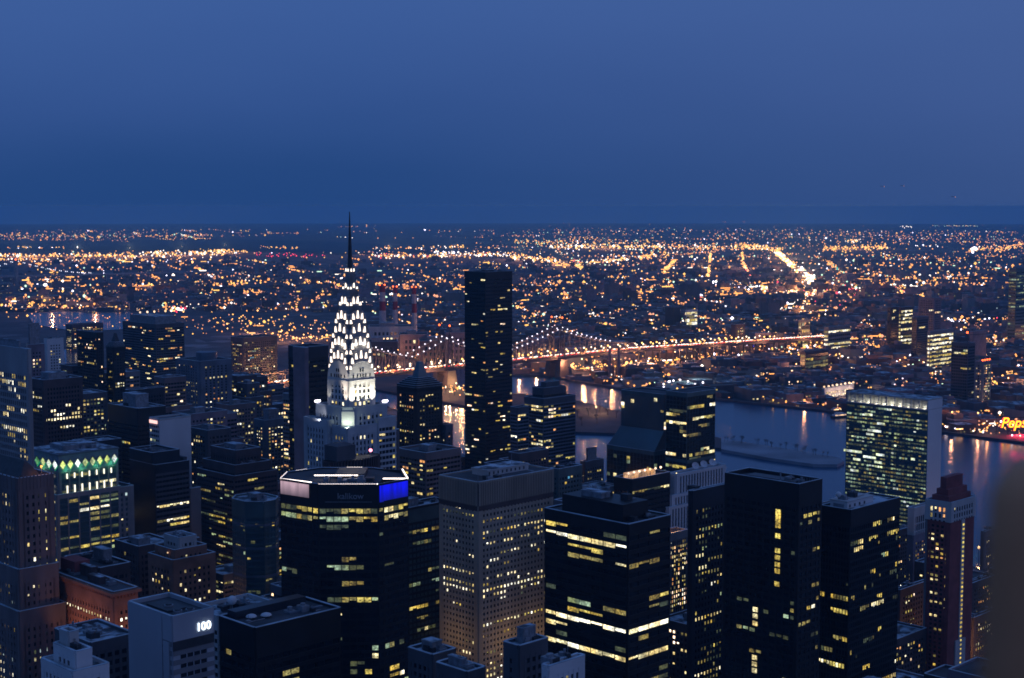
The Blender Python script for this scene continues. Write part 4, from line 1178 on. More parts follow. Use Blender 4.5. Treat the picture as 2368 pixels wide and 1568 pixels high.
# ================================================================== FLOODLIT SPIRE TOWER
def spire_tower():
    Yc = 930.0
    zy = lambda y6: hz((800 + y6 * .638) * .57788, Yc)
    corner = W(806, Yc - 14, 200)
    LS = 20.8
    ctr = Vector((corner.x, corner.y, 0)) + S_ * LS / 2 + A_ * LS / 2
    FOOT.append((ctr.x, ctr.y, 34))
    b = Bld('spire_tower', 'floodlit white tower with a tiered arched steel crown and a needle spire', 'skyscraper', ctr, GA)
    CW = mat('white_brick', (.48, .48, .46), .7, 0, .12, .1)
    CG = mat('grey_brick', (.36, .39, .42), .75, 0, .15, .1)
    STEEL = mat('stainless_steel', (.30, .31, .33), .38, .7, .2, .2)
    z0 = zy(1290); h = LS / 2
    # shaft
    st = dict(wall=CW, mode='grid', bay=3.4, fh=3.7, pw=1.7, sh=1.5, pd=.4, lit=.03, pal='tan', cap=1, spm=CW, run=1)
    b.tier(rect(-h, -h, h, h), z0 - 6, zy(1120), st, rows=[((800 + 1275 * .638) * .57788, .85, None, 'bright'), ((800 + 1240 * .638) * .57788, .4, None, 'tan')], roof=False)
    # arched barrel tiers
    def barrel(mb, w, apex, ha, zb, m, deep=None):
        n = 14
        prof = [(w * math.cos(math.pi * i / n), apex - ha + ha * math.sin(math.pi * i / n) ** .9) for i in range(n + 1)]
        prof = [(w, zb)] + prof + [(-w, zb)]
        for ax in (0, 1):
            base = len(mb.v); k = mb.mi(m); q = len(prof)
            for sgn in (-1, 1):
                for (x, z) in prof:
                    mb.v.append((x, sgn * (w + .003 * ax), z) if ax == 0 else (sgn * (w + .003), x, z))
            for i in range(q):
                j = (i + 1) % q
                mb.f.append((base + i, base + j, base + q + j, base + q + i)); mb.m.append(k)
            mb.f.append(tuple(base + i for i in range(q))); mb.m.append(k)
            mb.f.append(tuple(base + q + i for i in reversed(range(q)))); mb.m.append(k)
    mb = MB(); barrel(mb, h + .1, zy(1003), 11.5, zy(1160), CW)
    mb.build('arched_gable', b.root)
    # windows of the gable, and rims
    for q in range(4):
        ang = q * math.pi / 2
        mb = MB(); ca, sa = math.cos(ang), math.sin(ang)
        u = (ca, sa); n_ = (sa, -ca); o = (n_[0] * (h + .1), n_[1] * (h + .1))
        for i, x in enumerate((-6.6, -3.3, -1.0, 1.0, 3.3, 6.6)):
            for j in range(5):
                z = zy(1175) + j * 3.5
                if z > zy(1003) - 4 - abs(x) * .9: continue
                mb.obox(o, u, n_, x - .55, x + .55, -.1, .12, z, z + 2.1, GLS)
        mb.build('gable_windows', b.root)
    tiers = [(10.0, 935), (9.3, 850), (8.4, 768), (7.0, 690), (5.0, 605), (3.4, 520), (2.2, 425)]
    CROWNW = emis('crown_window_light', (1, .82, .68), 2.6)
    for k, (w, ya) in enumerate(tiers):
        apex = zy(ya); ha = w * 1.22
        zb = zy(tiers[k - 1][1]) - w * 1.4 if k else zy(1090)
        mb = MB(); barrel(mb, w, apex, ha, zb, STEEL); 
        # ribs along the arch edge
        for q in range(4):
            ang = q * math.pi / 2; ca, sa = math.cos(ang), math.sin(ang)
            pts = []
            for i in range(13):
                t = math.pi * i / 12; x = w * math.cos(t); z = apex - ha + ha * math.sin(t) ** .9
                pts.append((ca * x + sa * (w + .05), sa * x - ca * (w + .05), z))
            for i in range(12): mb.tube(pts[i], pts[i + 1], .28, STEEL, 4)
        mb.build('steel_arch', b.root)
        nw = [7, 7, 5, 5, 4, 3, 2][k]; a0 = [10, 12, 16, 16, 24, 26, 55][k]
        for q in range(4):
            ang = q * math.pi / 2; ca, sa = math.cos(ang), math.sin(ang)
            for i in range(nw):
                t = math.radians(a0 + (180 - 2 * a0) * i / (nw - 1))
                m_ = min(2.3, w * .30)
                x = (w - m_ * .7) * math.cos(t); z = apex - ha - .4 + (ha - m_) * math.sin(t) ** .9
                mid = abs(i - (nw - 1) / 2) < .6; hh = min(3.6, w * .62) * (1.35 if mid else 1 if 0 < i < nw - 1 else .62); bw = min(.86, w * .17)
                tx = math.cos(t) * .28
                mb = MB()
                def P(a, zz, dd): 
                    return (ca * a + sa * (w + dd), sa * a - ca * (w + dd), zz)
                q0 = [(x - bw, z - hh * .5), (x + bw, z - hh * .5), (x + tx * hh * .5 + bw * .25, z + hh * .5), (x + tx * hh * .5 - bw * .25, z + hh * .5)]
                mb.hexa([P(a, zz, .5) for a, zz in q0][::-1] + [P(a, zz, .05) for a, zz in q0][::-1], CROWNW)
                mb.build('crown_window', b.root)
    # spire
    mb = MB(); mb.tube((0, 0, zy(440)), (0, 0, zy(300)), 1.7, DMETAL, 8, 1.1); mb.tube((0, 0, zy(300)), (0, 0, zy(75)), 1.1, DMETAL, 8, .25); mb.build('needle_spire', b.root)
    # body below the shaft
    sb = dict(wall=CG, mode='ribs', bay=3.3, fh=3.6, pw=1.6, sh=1.5, pd=.5, lit=.13, pal='tan', cap=3.5, spm=CG, run=1.5)
    h2 = 15.6; c = 5.0
    ch = [(-h2 + c, -h2), (h2, -h2), (h2, h2), (-h2, h2), (-h2, -h2 + c)]
    b.tier(ch, 0, z0, sb)
    mb = MB()
    z3 = zy(1400); z3t = zy(1302)
    # floodlit corner panel
    a = Vector((-h2, -h2 + c)); d = Vector((-h2 + c, -h2)) - a; L = d.length; u = d / L; n_ = Vector((u.y, -u.x))
    mb.obox(a, u, n_, -.4, L + .4, .5, 1.1, z3, z3t, CW); mb.build('corner_panel', b.root)
    h3 = 21
    z4 = zy(1372)
    b.tier([(-h3, h2 - 18), (-h2, h2 - 18), (-h2, h3), (-h3, h3)], 0, z4, {**sb, 'bay': 3})
    b.tier([(h2 - 9, -h3 + 3), (h3, -h3 + 3), (h3, -h2), (h2 - 9, -h2)], 0, z4, {**sb, 'bay': 3, 'mode': 'ribbon'})
    b.tier([(-h2 - 1.6, -h2 - 1.6), (h2 - 9, -h2 - 1.6), (h2 - 9, -h2), (-h2, -h2), (-h2, h2 - 18), (-h2 - 1.6, h2 - 18)], 0, z3 - .5, {**sb, 'bay': 3.1})
    # corner lamps
    for (x, y) in ((-h2 + .6, h2 - .6), (h2 - .6, -h2 + .6)):
        for k in range(3):
            mb = MB(); mb.tube((x + k * 1.5 - 1.5, y, z0), (x + k * 1.5 - 1.5, y, z0 + 2.2), .2, METAL); mb.ball((x + k * 1.5 - 1.5, y, z0 + 2.8), .85, emis('violet_white_lamp', (.95, .85, 1.0), 5)); mb.build('corner_lamp', b.root)
    # floodlights (fixture + spot)
    def flood(x, y, z, tx, ty, tz, p, ang=70, col=(1, .92, .74)):
        mb = MB(); mb.box(x - .4, y - .4, z - .6, x + .4, y + .4, z, METAL); mb.build('floodlight', b.root)
        l = light('SPOT', (x, y, z + .2), col, p, b.root, .4, spot=math.radians(ang), blend=.8, name='flood_beam'); aim(l, (tx, ty, tz))
    zz = z0 + .8; up = zy(1060)
    for x in (-8, -3, 3, 8): flood(x, -h - 3.6, zz, x, -h, up, 22000, 75)
    for x in (-7, 0, 7): flood(x, -h - 4.6, zz, x, -h, zy(985), 30000, 44)
    flood(-h - 4.4, -7.5, zz, -h, -7.5, zy(985), 50000, 36, (1, .84, .70))
    flood(h2 - 1, -h - 3.6, zz, h, -h, up, 9000, 75)
    flood(-h - 3.6, -8.2, zz, -h, -8.5, up, 15000, 60, (1, .82, .66))
    flood(-h - 3.6, 8.5, zz, -h, 9, up, 3500, 60)
    fp = Vector((-h2, -h2)) * 1.0
    l = light('SPOT', (-h2 - 2.5, -h2 - 2.5, z3 + .8), (.88, 1, .80), 5200, b.root, .6, spot=math.radians(120), blend=.8, name='flood_beam'); aim(l, (-h2 + 2.5, -h2 + 2.5, zy(1345)))
    mb = MB(); mb.box(-h2 - 3, -h2 - 3, z3 - .3, -h2 - 2, -h2 - 2, z3 + .3, METAL); mb.build('floodlight', b.root)
    l = light('SPOT', (-h3 - 2, h2 - 12, z4 + 1), (.95, .92, 1), 2600, b.root, .5, spot=math.radians(90), name='flood_beam'); aim(l, (-h2, h2 - 3, zy(1320)))
    for (x, y) in ((-h - 2, -4), (-4, -h - 2), (4, -h - 2)):
        light('POINT', (x * .82, y * .82, zy(900)), (1, .85, .65), 1500, b.root, .5)  # bare points added outside the crown to suggest glow from within
    b.finish(100)
spire_tower()

# ================================================================== MIDDLE DISTANCE
simple('office_tower', 'dark slab with a lighter edge strip left of the floodlit spire', 667, 706, 758, 806, 1180,
       dict(wall=BLKB, mode='ribbon', bay=4, fh=4.0, sh=2.2, lit=.035, pal='greeny', run=1, cap=8, spm=BLK), 60, units=1)
b = gridb('office_tower', 'pale violet-grey blank strip tower set against the dark slab left of the spire', 'tower', 678, 704, 712, 808, 1150)
b.tier(rect(0, 0, b.Ls, b.La), 0, b.H, dict(wall=MAUVE, mode='blank')); b.finish()
simple('apartment_tower', 'pale blue-grey stepped apartment block with orange windows left of the dark slab', 588, 612, 668, 975, 1420,
       dict(wall=BLUEG, bay=3.4, fh=3.2, pw=1.7, sh=1.6, lit=.3, pal='resid', run=1), 0, ph=[(.25, .2, .7, .8, 10)])
b = simple('apartment_tower', 'tall black slab tower standing alone right of the floodlit spire', 1074, 1122, 1184, 632, 1540,
       dict(wall=BLK, mode='ribbon', bay=3.6, fh=3.9, sh=2.3, pd=.15, lit=.06, pal='resid', run=1.4, cap=4, capm=BLK, grad=1), 100, units=2,
       rows=[(655, .08), (715, .5, 'R', 'tan'), (792, .4, 'R'), (830, .2), (858, .25), (905, .2)])
bb = peaked('dark apartment tower with a steep glass pyramid top right of the floodlit spire', 918, 962, 1022, 900, 838, 1400,
       dict(wall=BLK, bay=3.6, fh=3.4, pw=1.6, sh=1.6, lit=.12, pal='resid'), 60, frac=.40)
simple('apartment_tower', 'slim dark tower right of the pyramid-topped tower', 1012, 1030, 1046, 985, 1420,
       dict(wall=DGRY, bay=3.6, fh=3.4, lit=.03, pal='resid'), 0, units=0)
simple('office_tower', 'blue-grey tower with rows of amber windows between the spire and the pyramid-topped tower', 884, 893, 922, 1000, 1080,
       dict(wall=DGRY, bay=3, fh=3.4, pw=1.2, sh=1.5, lit=.16, pal='resid'), 30, units=1)
# stepped residential with bands
b = gridb('apartment_tower', 'stepped dark apartment tower with pale balcony bands right of the tall black slab', 'tower', 1212, 1256, 1330, 925, 1500)
st = dict(wall=DGRY, mode='ribbon', bay=3.6, fh=3.5, pw=1.6, sh=1.4, lit=.14, pal='resid', run=2, spm=BLUEG)
b.tier(rect(0, 0, b.Ls, b.La), 0, b.H, st); b.tier(rect(6, 6, b.Ls - 8, b.La - 6), b.H, b.H + 10, {**st, 'lit': .02, 'spm': DGRY}); b.tier(rect(14, 10, b.Ls - 14, b.La - 10), b.H + 10, b.H + 15, {**st, 'lit': 0, 'spm': DGRY})
b.finish(60)
b = gridb('apartment_tower', 'dark apartment tower with bluish bands between the tall black slab and the stepped tower', 'tower', 1180, 1196, 1222, 945, 1480)
b.tier(rect(0, 0, b.Ls, b.La), 0, b.H, {**st, 'lit': .1}); b.finish(20)
simple('apartment_tower', 'lower tower with dense amber windows at the foot of the tall black slab', 1176, 1200, 1268, 1052, 1300,
       dict(wall=DBRN, bay=3.4, fh=3.3, pw=1.5, sh=1.6, lit=.2, pal='resid'), 20)
simple('office_block', 'short blocky dark tower against the water beside the stepped apartment tower', 1342, 1352, 1395, 1070, 1560,
       dict(wall=DGRY, bay=3.6, fh=3.4, lit=.2, pal='resid'), 0, units=0, ph=[(.2, .2, .7, .7, 14)], cat='building')
# glass twins
b = gridb('office_tower', 'teal glass tower with a sloping lower skirt, left one of the riverside pair', 'tower', 1436, 1535, 1580, 915, 1480)
st = dict(wall=GRN, mode='glass', bay=4.5, fh=3.9, pw=.2, sh=.4, pd=.12, lit=.035, pal='resid', run=1, glass=GLSB, cap=3, capm=GRN, spm=GRN)  # teal glass colour stands in for sky reflected in the left tower
b.tier(rect(0, 0, b.Ls, b.La), 0, b.H, st)
zq = hz(1008, 1450); zr = hz(1058, 1440)
mb = MB(); mb.prism(rect(-16, -1, b.Ls * .8, b.La + 5), zr, zq, GLSB, rect(-.6, -.6, b.Ls * .8, b.La)); mb.build('sloping_skirt', b.root)
b.tier(rect(-16, -1, b.Ls * .8, b.La + 5), 0, zr, {**st, 'lit': .08, 'pal': 'greeny', 'glass': GLS})
b.finish(40)
b = gridb('office_tower', 'dark green glass tower with a cut corner, right one of the riverside pair', 'tower', 1540, 1588, 1668, 912, 1430)
st2 = {**st, 'lit': .16, 'pal': 'office', 'run': 3, 'glass': GLS, 'wall': GRN, 'sh': 1.0}
b.tier([(0, 0), (b.Ls - 10, 0), (b.Ls, 8), (b.Ls, b.La), (0, b.La)], 0, b.H, st2, rows=[(1048, .8, None, 'bright'), (955, .25), (1020, .3)])
b.tier([(0, -.8), (b.Ls - 10, -.8), (b.Ls + .8, 8), (b.Ls + .8, b.La), (0, b.La)], hz(1080, 1425), hz(1066, 1425), {**st2, 'lit': .1}, roof=False)
b.finish(80)
b = simple('office_block', 'dark block with an orange-lit roof terrace in front of the glass towers by the river', 1420, 1460, 1548, 1112, 1080,
       dict(wall=BLK, mode='ribbon', bay=3.6, fh=3.9, sh=2, lit=.10, pal='greeny', run=3, cap=6), 30, units=2, cat='building')
mb = MB(); mb.box(b.Ls * .1, b.La * .3, b.H + .1, b.Ls * .75, b.La * .7, b.H + 4, emis('terrace_light', (1, .48, .18), .55, .5)); mb.build('lit_terrace', b.root)
for i in range(7):
    mb = MB(); x = b.Ls * (.02 + .14 * i); mb.tube((x, b.La * .22, b.H), (x, b.La * .22, b.H + 4.5), .15, METAL); mb.ball((x, b.La * .22, b.H + 5), .9, WIN['ambh']); mb.build('roof_lamp', b.root)
light('POINT', (b.Ls * .5, b.La * .15, b.H + 7), (1, .45, .15), 2500, b.root, 1)
simple('office_block', 'dark green tree-like stepped block behind the tan tower crown', 1272, 1290, 1345, 1088, 1150,
       dict(wall=GRN, bay=3.6, fh=3.9, sh=2, lit=.06, pal='mix', run=1, cap=4, roofm=SNOW), 10, units=4, cat='building')
# --- the green glass slab by the river (west face glass, end walls blank)
b = gridb('glass_slab_tower', 'wide slab tower with a green-lit glass face and blank white end wall', 'skyscraper', 1958, 2146, 2178, 924, 1380)
Ls, La, H = b.Ls, b.La, b.H
print('slab', Ls, La, H)
SW = mat('white_marble', (.62, .61, .62), .6, 0, .06, .05, streak=True)
st = dict(wall=GRN, mode='glass', bay=2.9, fh=3.75, pw=.35, sh=2.0, pd=.25, lit=.5, pal='green', run=1.5, cap=.5, capm=PALE, blank='right', bmat=SW, glass=GLSB, par=.6)
b.tier(rect(0, 0, Ls, La), 0, H - 10, st, roof=False, rows=[(941, .7, None, 'green'), (1005, .6), (1023, .75, None, 'green'), (1048, .6)])
b.wall.box(-.3, -.3, H - 10, Ls + .3, La + .3, H - 9.5, PALE)
b.wall.box(-.3, -.3, H - 1.2, Ls + .3, La + .3, H, PALE)
b.wall.box(3.5, .7, H - 9.5, Ls - .7, La - .7, H - 1.25, PALE)
b.wall.box(-.25, -.28, H - 9.5, Ls + .28, .65, H - 1.22, SW)
nb = 10
for i in range(nb + 1):
    y = .7 + (La - 1.4) * i / nb
    b.wall.box(-.25, y - .4, H - 9.5, 3.45, y + .4, H - 1.22, PALE)
for i in range(nb):
    s_ = [0.25, .35, .9, 1.0, 1.2, 1.4, 1.0, .45, .35, .6][nb - 1 - i]
    mb = MB(); y = .7 + (La - 1.4) * (i + .5) / nb
    mb.box(3.0, y - .3, H - 9.45, 3.2, y + .3, H - 9.3, emis('bay_lamp', (1, .95, .72), 6)); mb.build('bay_lamp', b.root)
    light('POINT', (1.6, y, H - 8.6), (1, .93, .66), 620 * s_, b.root, .3)
MECH = mat('mechanical_band', (.03, .04, .04), .6)
for yb in (1007, 1150):
    zz_ = hz(yb, 1400); mb = MB(); mb.box(-.45, .5, zz_ - 1.3, -.27, La - .5, zz_ + .2, MECH); mb.build('louvre_band', b.root)
# large fully lit office bays
for (px_, py_, w_) in [(2010, 958, 9), (2040, 978, 8), (2025, 999, 15), (2015, 1007, 8), (1975, 1040, 20), (2040, 1053, 9), (2015, 1055, 14), (1985, 1058, 8), (2035, 1068, 8), (2115, 1058, 4), (1980, 1088, 9)]:
    Yp = 1380 + (2146 - px_) / 188 * La * A_.y * .95
    t = (2146 - px_) / 188.0
    zt_ = H - 10 - .5; z_ = hz(py_, Yp); j = int((zt_ - z_) / 3.75); zc = zt_ - j * 3.75
    mb = MB(); y = La * t; mb.box(-.34, y - w_ / 2, zc - 3.4, -.27, y + w_ / 2, zc - 1.2, WIN['grnh']); mb.build('window', b.root)
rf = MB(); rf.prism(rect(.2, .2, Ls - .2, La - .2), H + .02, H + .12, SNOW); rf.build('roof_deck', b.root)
b.finish(85)

# ================================================================== MANHATTAN FILLER BLOCKS
def profile(x):
    pts = [(-60, 800), (70, 800), (150, 835), (250, 850), (430, 880), (540, 850), (660, 880), (760, 950), (900, 965), (1020, 1060), (1078, 1065), (1190, 1060), (1330, 1092), (1430, 1112),
           (1560, 1112), (1667, 1125), (1955, 1150), (2060, 1190), (2250, 1330), (2300, 1300), (2430, 1250)]
    for i in range(len(pts) - 1):
        if pts[i][0] <= x <= pts[i + 1][0]:
            t = (x - pts[i][0]) / (pts[i + 1][0] - pts[i][0]); return pts[i][1] * (1 - t) + pts[i + 1][1] * t
    return 1200
LM = [(60, 'the ribbed concrete slab'), (130, 'the dark brown flat-roofed tower'), (220, 'the green diamond crown'), (318, 'the snowy plant room tower'), (400, 'the blank white slab'), (470, 'the pale ribbed apartment tower'),
      (560, 'the olive-banded tower'), (630, 'the orange-windowed stepped block'), (710, 'the dark slab beside the spire'), (806, 'the floodlit spire'), (965, 'the glass pyramid top'), (1130, 'the tall black slab'),
      (1290, 'the stepped banded tower'), (1480, 'the teal glass tower'), (1620, 'the dark green glass tower'), (1800, 'the broad matt black tower'), (1990, 'the white-ball tower'), (2190, 'the red brick tower'), (2330, 'the blurred parapet post')]
nfill = 0
FILLM = [DGRY, DBRN, DGRY, MAUVE, BLKB, GRY, BLUEG, BR, DBRN, BLK]
CNM = {'dark_grey_concrete': 'dark grey', 'dark_brown_masonry': 'dark brown', 'mauve_masonry': 'mauve', 'blue_black_cladding': 'blue-black', 'grey_concrete': 'grey', 'blue_grey_cladding': 'blue-grey', 'brown_stone': 'brown stone', 'red_brick': 'dull red brick', 'black_cladding': 'black'}
USED = {}
def inpoly(p, P):
    c = False; n = len(P)
    for i in range(n):
        a, b = P[i], P[(i + 1) % n]
        if (a[1] > p[1]) != (b[1] > p[1]) and p[0] < (b[0] - a[0]) * (p[1] - a[1]) / (b[1] - a[1]) + a[0]: c = not c
    return c
cells = []
for i in range(-22, 60):
    for j in range(-8, 60):
        p = S_ * (i * 52 + U(-5, 5)) + A_ * (j * 41 + U(-4, 4))
        cells.append(p)
cells.sort(key=lambda p: p.y)
for p in cells:
    if p.y < 760 or p.y > 3300: continue
    w, l = U(24, 42), U(22, 34)
    sx, _ = proj((p.x, p.y, 60))
    if sx < -40 or sx > 2390: continue
    c = p + S_ * w / 2 + A_ * l / 2
    r = math.hypot(w, l) / 2
    if any((c.x - f[0]) ** 2 + (c.y - f[1]) ** 2 < (f[2] + r * .8) ** 2 for f in FOOT): continue
    if any(inpoly(c + d, PP) for PP in (RIVER, P2, P3) for d in (Vector((0, 0, 0)), S_ * 45, A_ * 30, S_ * -30)): continue
    gx, gy = proj((c.x, c.y, 0))
    # stay on the near side of the river
    if gx > 700 and gy < 1030: continue
    if gx <= 700 and gy < 775 + (gx > 330) * 10: continue
    pr = profile(sx)
    lo = max(pr, proj((c.x, c.y, 190))[1])
    gyv = proj((c.x, c.y, 8))[1]
    if lo > gyv - 6: continue
    for (xl_, xr_, yt_, Y_) in NB:
        if Y_ > p.y + 8 and xl_ - 8 < gx < xr_ + 8:
            gb = min(1568, proj((0, Y_, 0))[1]); lo = max(lo, yt_ + (gb - yt_) * (.99 if Y_ < 1000 else .72 if p.y < 1050 else .38))
    if lo > gyv - 6: continue
    yt = lo + (gyv - lo) * (R() ** 1.3) * .9
    if c.y > 2200: yt = max(yt, gyv - U(12, 55))
    H = hz(yt, c.y)
    if H < 9: continue
    nfill += 1
    near = c.y < 1500
    wm = random.choice(FILLM)
    if gx > 2180: wm = random.choice([DBRN, MAUVE, DGRY])
    t, lm = min(((abs(gx - x), nm) for x, nm in LM))
    side = 'beyond' if c.y > 1150 else 'close to'
    dens = U(.05, .3); tall = 'tall' if H > 95 else ('mid-height' if H > 45 else 'low')
    dn = 'many' if dens > .2 else ('scattered' if dens > .1 else 'few')
    sn_ = R() < .45
    lab = f"{CNM[wm.name]} {tall}{' snow-roofed' if sn_ else ''} block, {dn} lit windows, {side} {lm}"
    USED.setdefault(lab, 0); USED[lab] += 1
    b = Bld('city_block_building', lab, 'building', (p.x, p.y, 0), GA, 'filler buildings of the near city')
    big = 1.0 if c.y < 1200 else (1.1 if c.y < 1800 else 1.4)
    st = dict(wall=wm, mode=random.choice(['grid', 'grid', 'ribbon', 'ribs']), bay=3.4 * big, fh=3.5 * big, pw=1.4 * big, sh=1.7 * big, lit=dens, pal=random.choice(['resid', 'resid', 'mix', 'office']), run=1 + R(), cap=3, roofm=SNOW if sn_ else ROOFT)
    if H > 60 and R() < .5:
        f = U(.75, .92)
        b.tier(rect(0, 0, w, l), 0, H * f, st); b.tier(rect(w * .15, l * .12, w * .85, l * .88), H * f, H, st)
    else:
        b.tier(rect(0, 0, w, l), 0, H, st)
    rooftop(b, w * .18, l * .16, w * .8, l * .8, H, 2 if near else 0, [(.2, .2, .6, .7, U(2.5, 5))] if R() < .7 else None)
    b.finish(0)
    FOOT.append((c.x, c.y, r))
print('filler', nfill, 'dupe labels', sum(1 for v in USED.values() if v > 1))

# ================================================================== STREET LIGHTS OF THE NEAR CITY (glow between the blocks)
def mast(loc, h, col, power, label, r=.9, em=None, group='tall lamp masts', cat='lamp'):
    root = empty('lamp_mast', loc, 0, label, cat, group)
    mb = MB(); mb.tube((0, 0, 0), (0, 0, h), .25, DMETAL, 5); mb.build('pole', root)
    mb = MB(); mb.ball((0, 0, h + r), r, em or WIN['ambh'], 7, 5); mb.build('lamp_head', root)
    if power: light('POINT', (0, 0, h + r * 2 + 1.0), col, power, root, .8)
    return root
for k, (px_, py_, pw_) in enumerate([(1030, 915, 40000), (1055, 905, 50000), (1040, 925, 30000), (1378, 962, 30000), (1400, 948, 20000), (1350, 948, 20000), (2248, 1560, 20000), (660, 1000, 9000), (545, 930, 9000), (620, 1010, 9000), (2262, 1292, 9000), (150, 1290, 4000)]):
    g = gp(px_, py_)
    mast((g.x, g.y, 3.2 if 1000 < px_ < 1450 else 0), 9, (1, .5, .2), pw_, 'bright orange lamp on a mast by the water or street', r=1.3, em=WIN['ambh'])

# ================================================================== THE CANTILEVER BRIDGE
def bridge():
    T2 = W(1287, 2800, 0); T1 = W(1028, 2610, 0)
    T2.z = T1.z = 0
    u = (T2 - T1); D12 = u.length; u.normalize()
    n = Vector((-u.y, u.x, 0))
    b = empty('cantilever_bridge', T1, math.atan2(u.y, u.x), 'long steel truss bridge strung with white lamps crossing the river', 'bridge')
    BS = mat('bridge_steel', (.05, .045, .06), .6, .2, .2, .1)
    stone = mat('bridge_stone', (.10, .09, .095), .9, 0, .2, .1)
    hd = 40.0; hw = 14.0
    towers = [-190 - 360, -190, 0, D12]
    X0, X1 = -980, D12 + 215
    XE = D12 + 900
    def hdk(x):
        if x > D12 + 215: return hd - (x - D12 - 215) * .022
        return hd
    def chord(x):
        best = 0
        for t, reach in ((towers[0], 175), (towers[1], 175), (towers[2], D12 / 2), (towers[3], 190)):
            d = abs(x - t)
            if x < towers[0] and t == towers[0]: reach = 145
            if d < reach:
                f = 1 - d / reach
                best = max(best, f)
        return hd + 13 + 40 * (best ** 1.55)
    # deck
    mb = MB(); seg = 24
    x = X0
    while x < XE:
        x2 = min(x + 40, XE)
        mb.hexa([(x, -hw, hdk(x) - 5), (x2, -hw, hdk(x2) - 5), (x2, hw, hdk(x2) - 5), (x, hw, hdk(x) - 5), (x, -hw, hdk(x)), (x2, -hw, hdk(x2)), (x2, hw, hdk(x2)), (x, hw, hdk(x))], BS)
        x = x2
    mb.build('deck', b)
    BS0 = BS; BS = mat('bridge_steel_lit', (.17, .15, .15), .6, 0, .2, .1)  # lighter copy of the bridge steel, lamplight put into its colour
    mb = MB(); x = towers[0] - 145
    step = 14.0
    while x < D12 + 190:
        a, c = chord(x), chord(x + step)
        for s in (-hw, hw):
            mb.tube((x, s, a), (x + step, s, c), .8, BS, 4); mb.tube((x, s, hd), (x, s, a), .45, BS, 4)
            mb.tube((x, s, hd), (x + step, s, c), .35, BS, 4)
        mb.tube((x, -hw, a), (x, hw, a), .4, BS, 4)
        x += step
    mb.build('truss', b)
    BS = BS0
    for t in towers:
        mb = MB()
        for s in (-hw, hw):
            for e in (-4, 4):
                mb.tube((t + e * 1.8, s, hd), (t + e * .4, s, 98), 1.6, BS, 6, 1.1)
            mb.tube((t, s, 98), (t, s, 112), 1.2, BS, 6, .15)
            for q in range(6):
                z0_, z1_ = hd + q * 9.5, hd + (q + 1) * 9.5
                e0, e1 = 7.2 - q * .95, 7.2 - (q + 1) * .95
                mb.tube((t - e0, s, z0_), (t + e1, s, z1_), .5, BS, 4); mb.tube((t + e0, s, z0_), (t - e1, s, z1_), .5, BS, 4)
        mb.tube((t, -hw, 96), (t, hw, 96), 1.2, BS, 5); mb.tube((t, -hw, 70), (t, hw, 70), .9, BS, 5)
        mb.build('bridge_tower', b)
        mb = MB()
        for s in (-hw, hw):
            mb.prism(rect(t - 13, s - 7, t + 13, s + 7), 0, hd - 5.05, stone, rect(t - 9, s - 5.5, t + 9, s + 5.5))
        mb.prism(rect(t - 8, -hw + 4, t + 8, hw - 4), hd - 14, hd - 5.1, stone)
        mb.build('pier', b)
        for s in (-hw, hw):
            mb = MB(); mb.ball((t, s, 113), 1.8, emis('red_beacon', (1, .12, .02), 5)); mb.build('beacon', b)
    x = D12 + 240
    while x < XE - 20:
        mb = MB()
        for s in (-9, 9): mb.box(x - 1.4, s - 1.4, 0, x + 1.4, s + 1.4, hdk(x) - 5.1, BS)
        mb.box(x - 1.2, -11, hdk(x) - 8, x + 1.2, 11, hdk(x) - 5.1, BS); mb.build('viaduct_pier', b); x += 42
    # necklace lamps on the upper chord
    LW = emis('necklace_lamp_light', (.92, .86, 1.0), 3.0)
    lm = MB(); lm.ball((0, 0, 0), 1.15, LW, 7, 5); lm = lm.mesh('necklace_lamp'); cnt = 0
    x = towers[2] - 215
    while x < D12 + 170:
        for s in (-hw, hw):
            if cnt < 98:
                o = bpy.data.objects.new('necklace_lamp', lm); COL.objects.link(o); o.parent = b; o.location = (x, s, chord(x) + 2); cnt += 1
        x += 13.0
    OR = [emis('deck_lamp_light', (1, .50, .12), 4.5), emis('deck_lamp_pale', (1, .75, .5), 4)]
    dm = []
    for m_ in OR:
        q = MB(); q.tube((0, 0, 0), (0, 0, 8), .18, BS, 4); q.ball((0, 0, 9), 1.6, m_, 7, 5); dm.append(q.mesh('deck_lamp'))
    x = X0; cnt = 0
    while x < XE:
        for s in (-hw + 1, hw - 1):
            if cnt < 100 and R() < .95 and x > -300:
                o = bpy.data.objects.new('deck_lamp', random.choice(dm)); COL.objects.link(o); o.parent = b; o.location = (x + U(-5, 5), s, hdk(x)); cnt += 1
        x += 24.0
    # traffic: lamps of crawling cars
    TL = [emis('tail_lamp', (1, .06, .05), 2.5), emis('head_lamp', (1, .86, .75), 4.0), emis('taxi_lamp', (1, .42, .12), 3.0)]
    mb = MB(); CB = mat('car_paint', (.05, .05, .055), .4)
    x = X0
    while x < XE:
        for lane, kk in ((-9, 0), (-4.5, 0), (4.5, 1), (9, 1)):
            if R() < .8:
                xx = x + U(-4, 4); z = hdk(xx)
                mb.box(xx - 2.2, lane - .9, z + .3, xx + 2.2, lane + .9, z + 1.4, CB)
                m_ = TL[kk] if R() < .75 else TL[2]
                mb.box(xx - 2.3 if kk == 0 else xx - 2.6, lane - 1.0, z + .8, xx - 2.2 if kk == 0 else xx - 2.2, lane + 1.0, z + 1.8, m_)
                mb.box(xx - 1, lane - .8, z + 1.4, xx + 1.2, lane + .8, z + 2.0, m_)
        x += 9
    o = mb.build('bridge_traffic'); o.location = T1; o.rotation_euler = (0, 0, math.atan2(u.y, u.x))
    tag(o, 'stream of cars with red and white lamps on the truss bridge', 'traffic', kind='stuff')
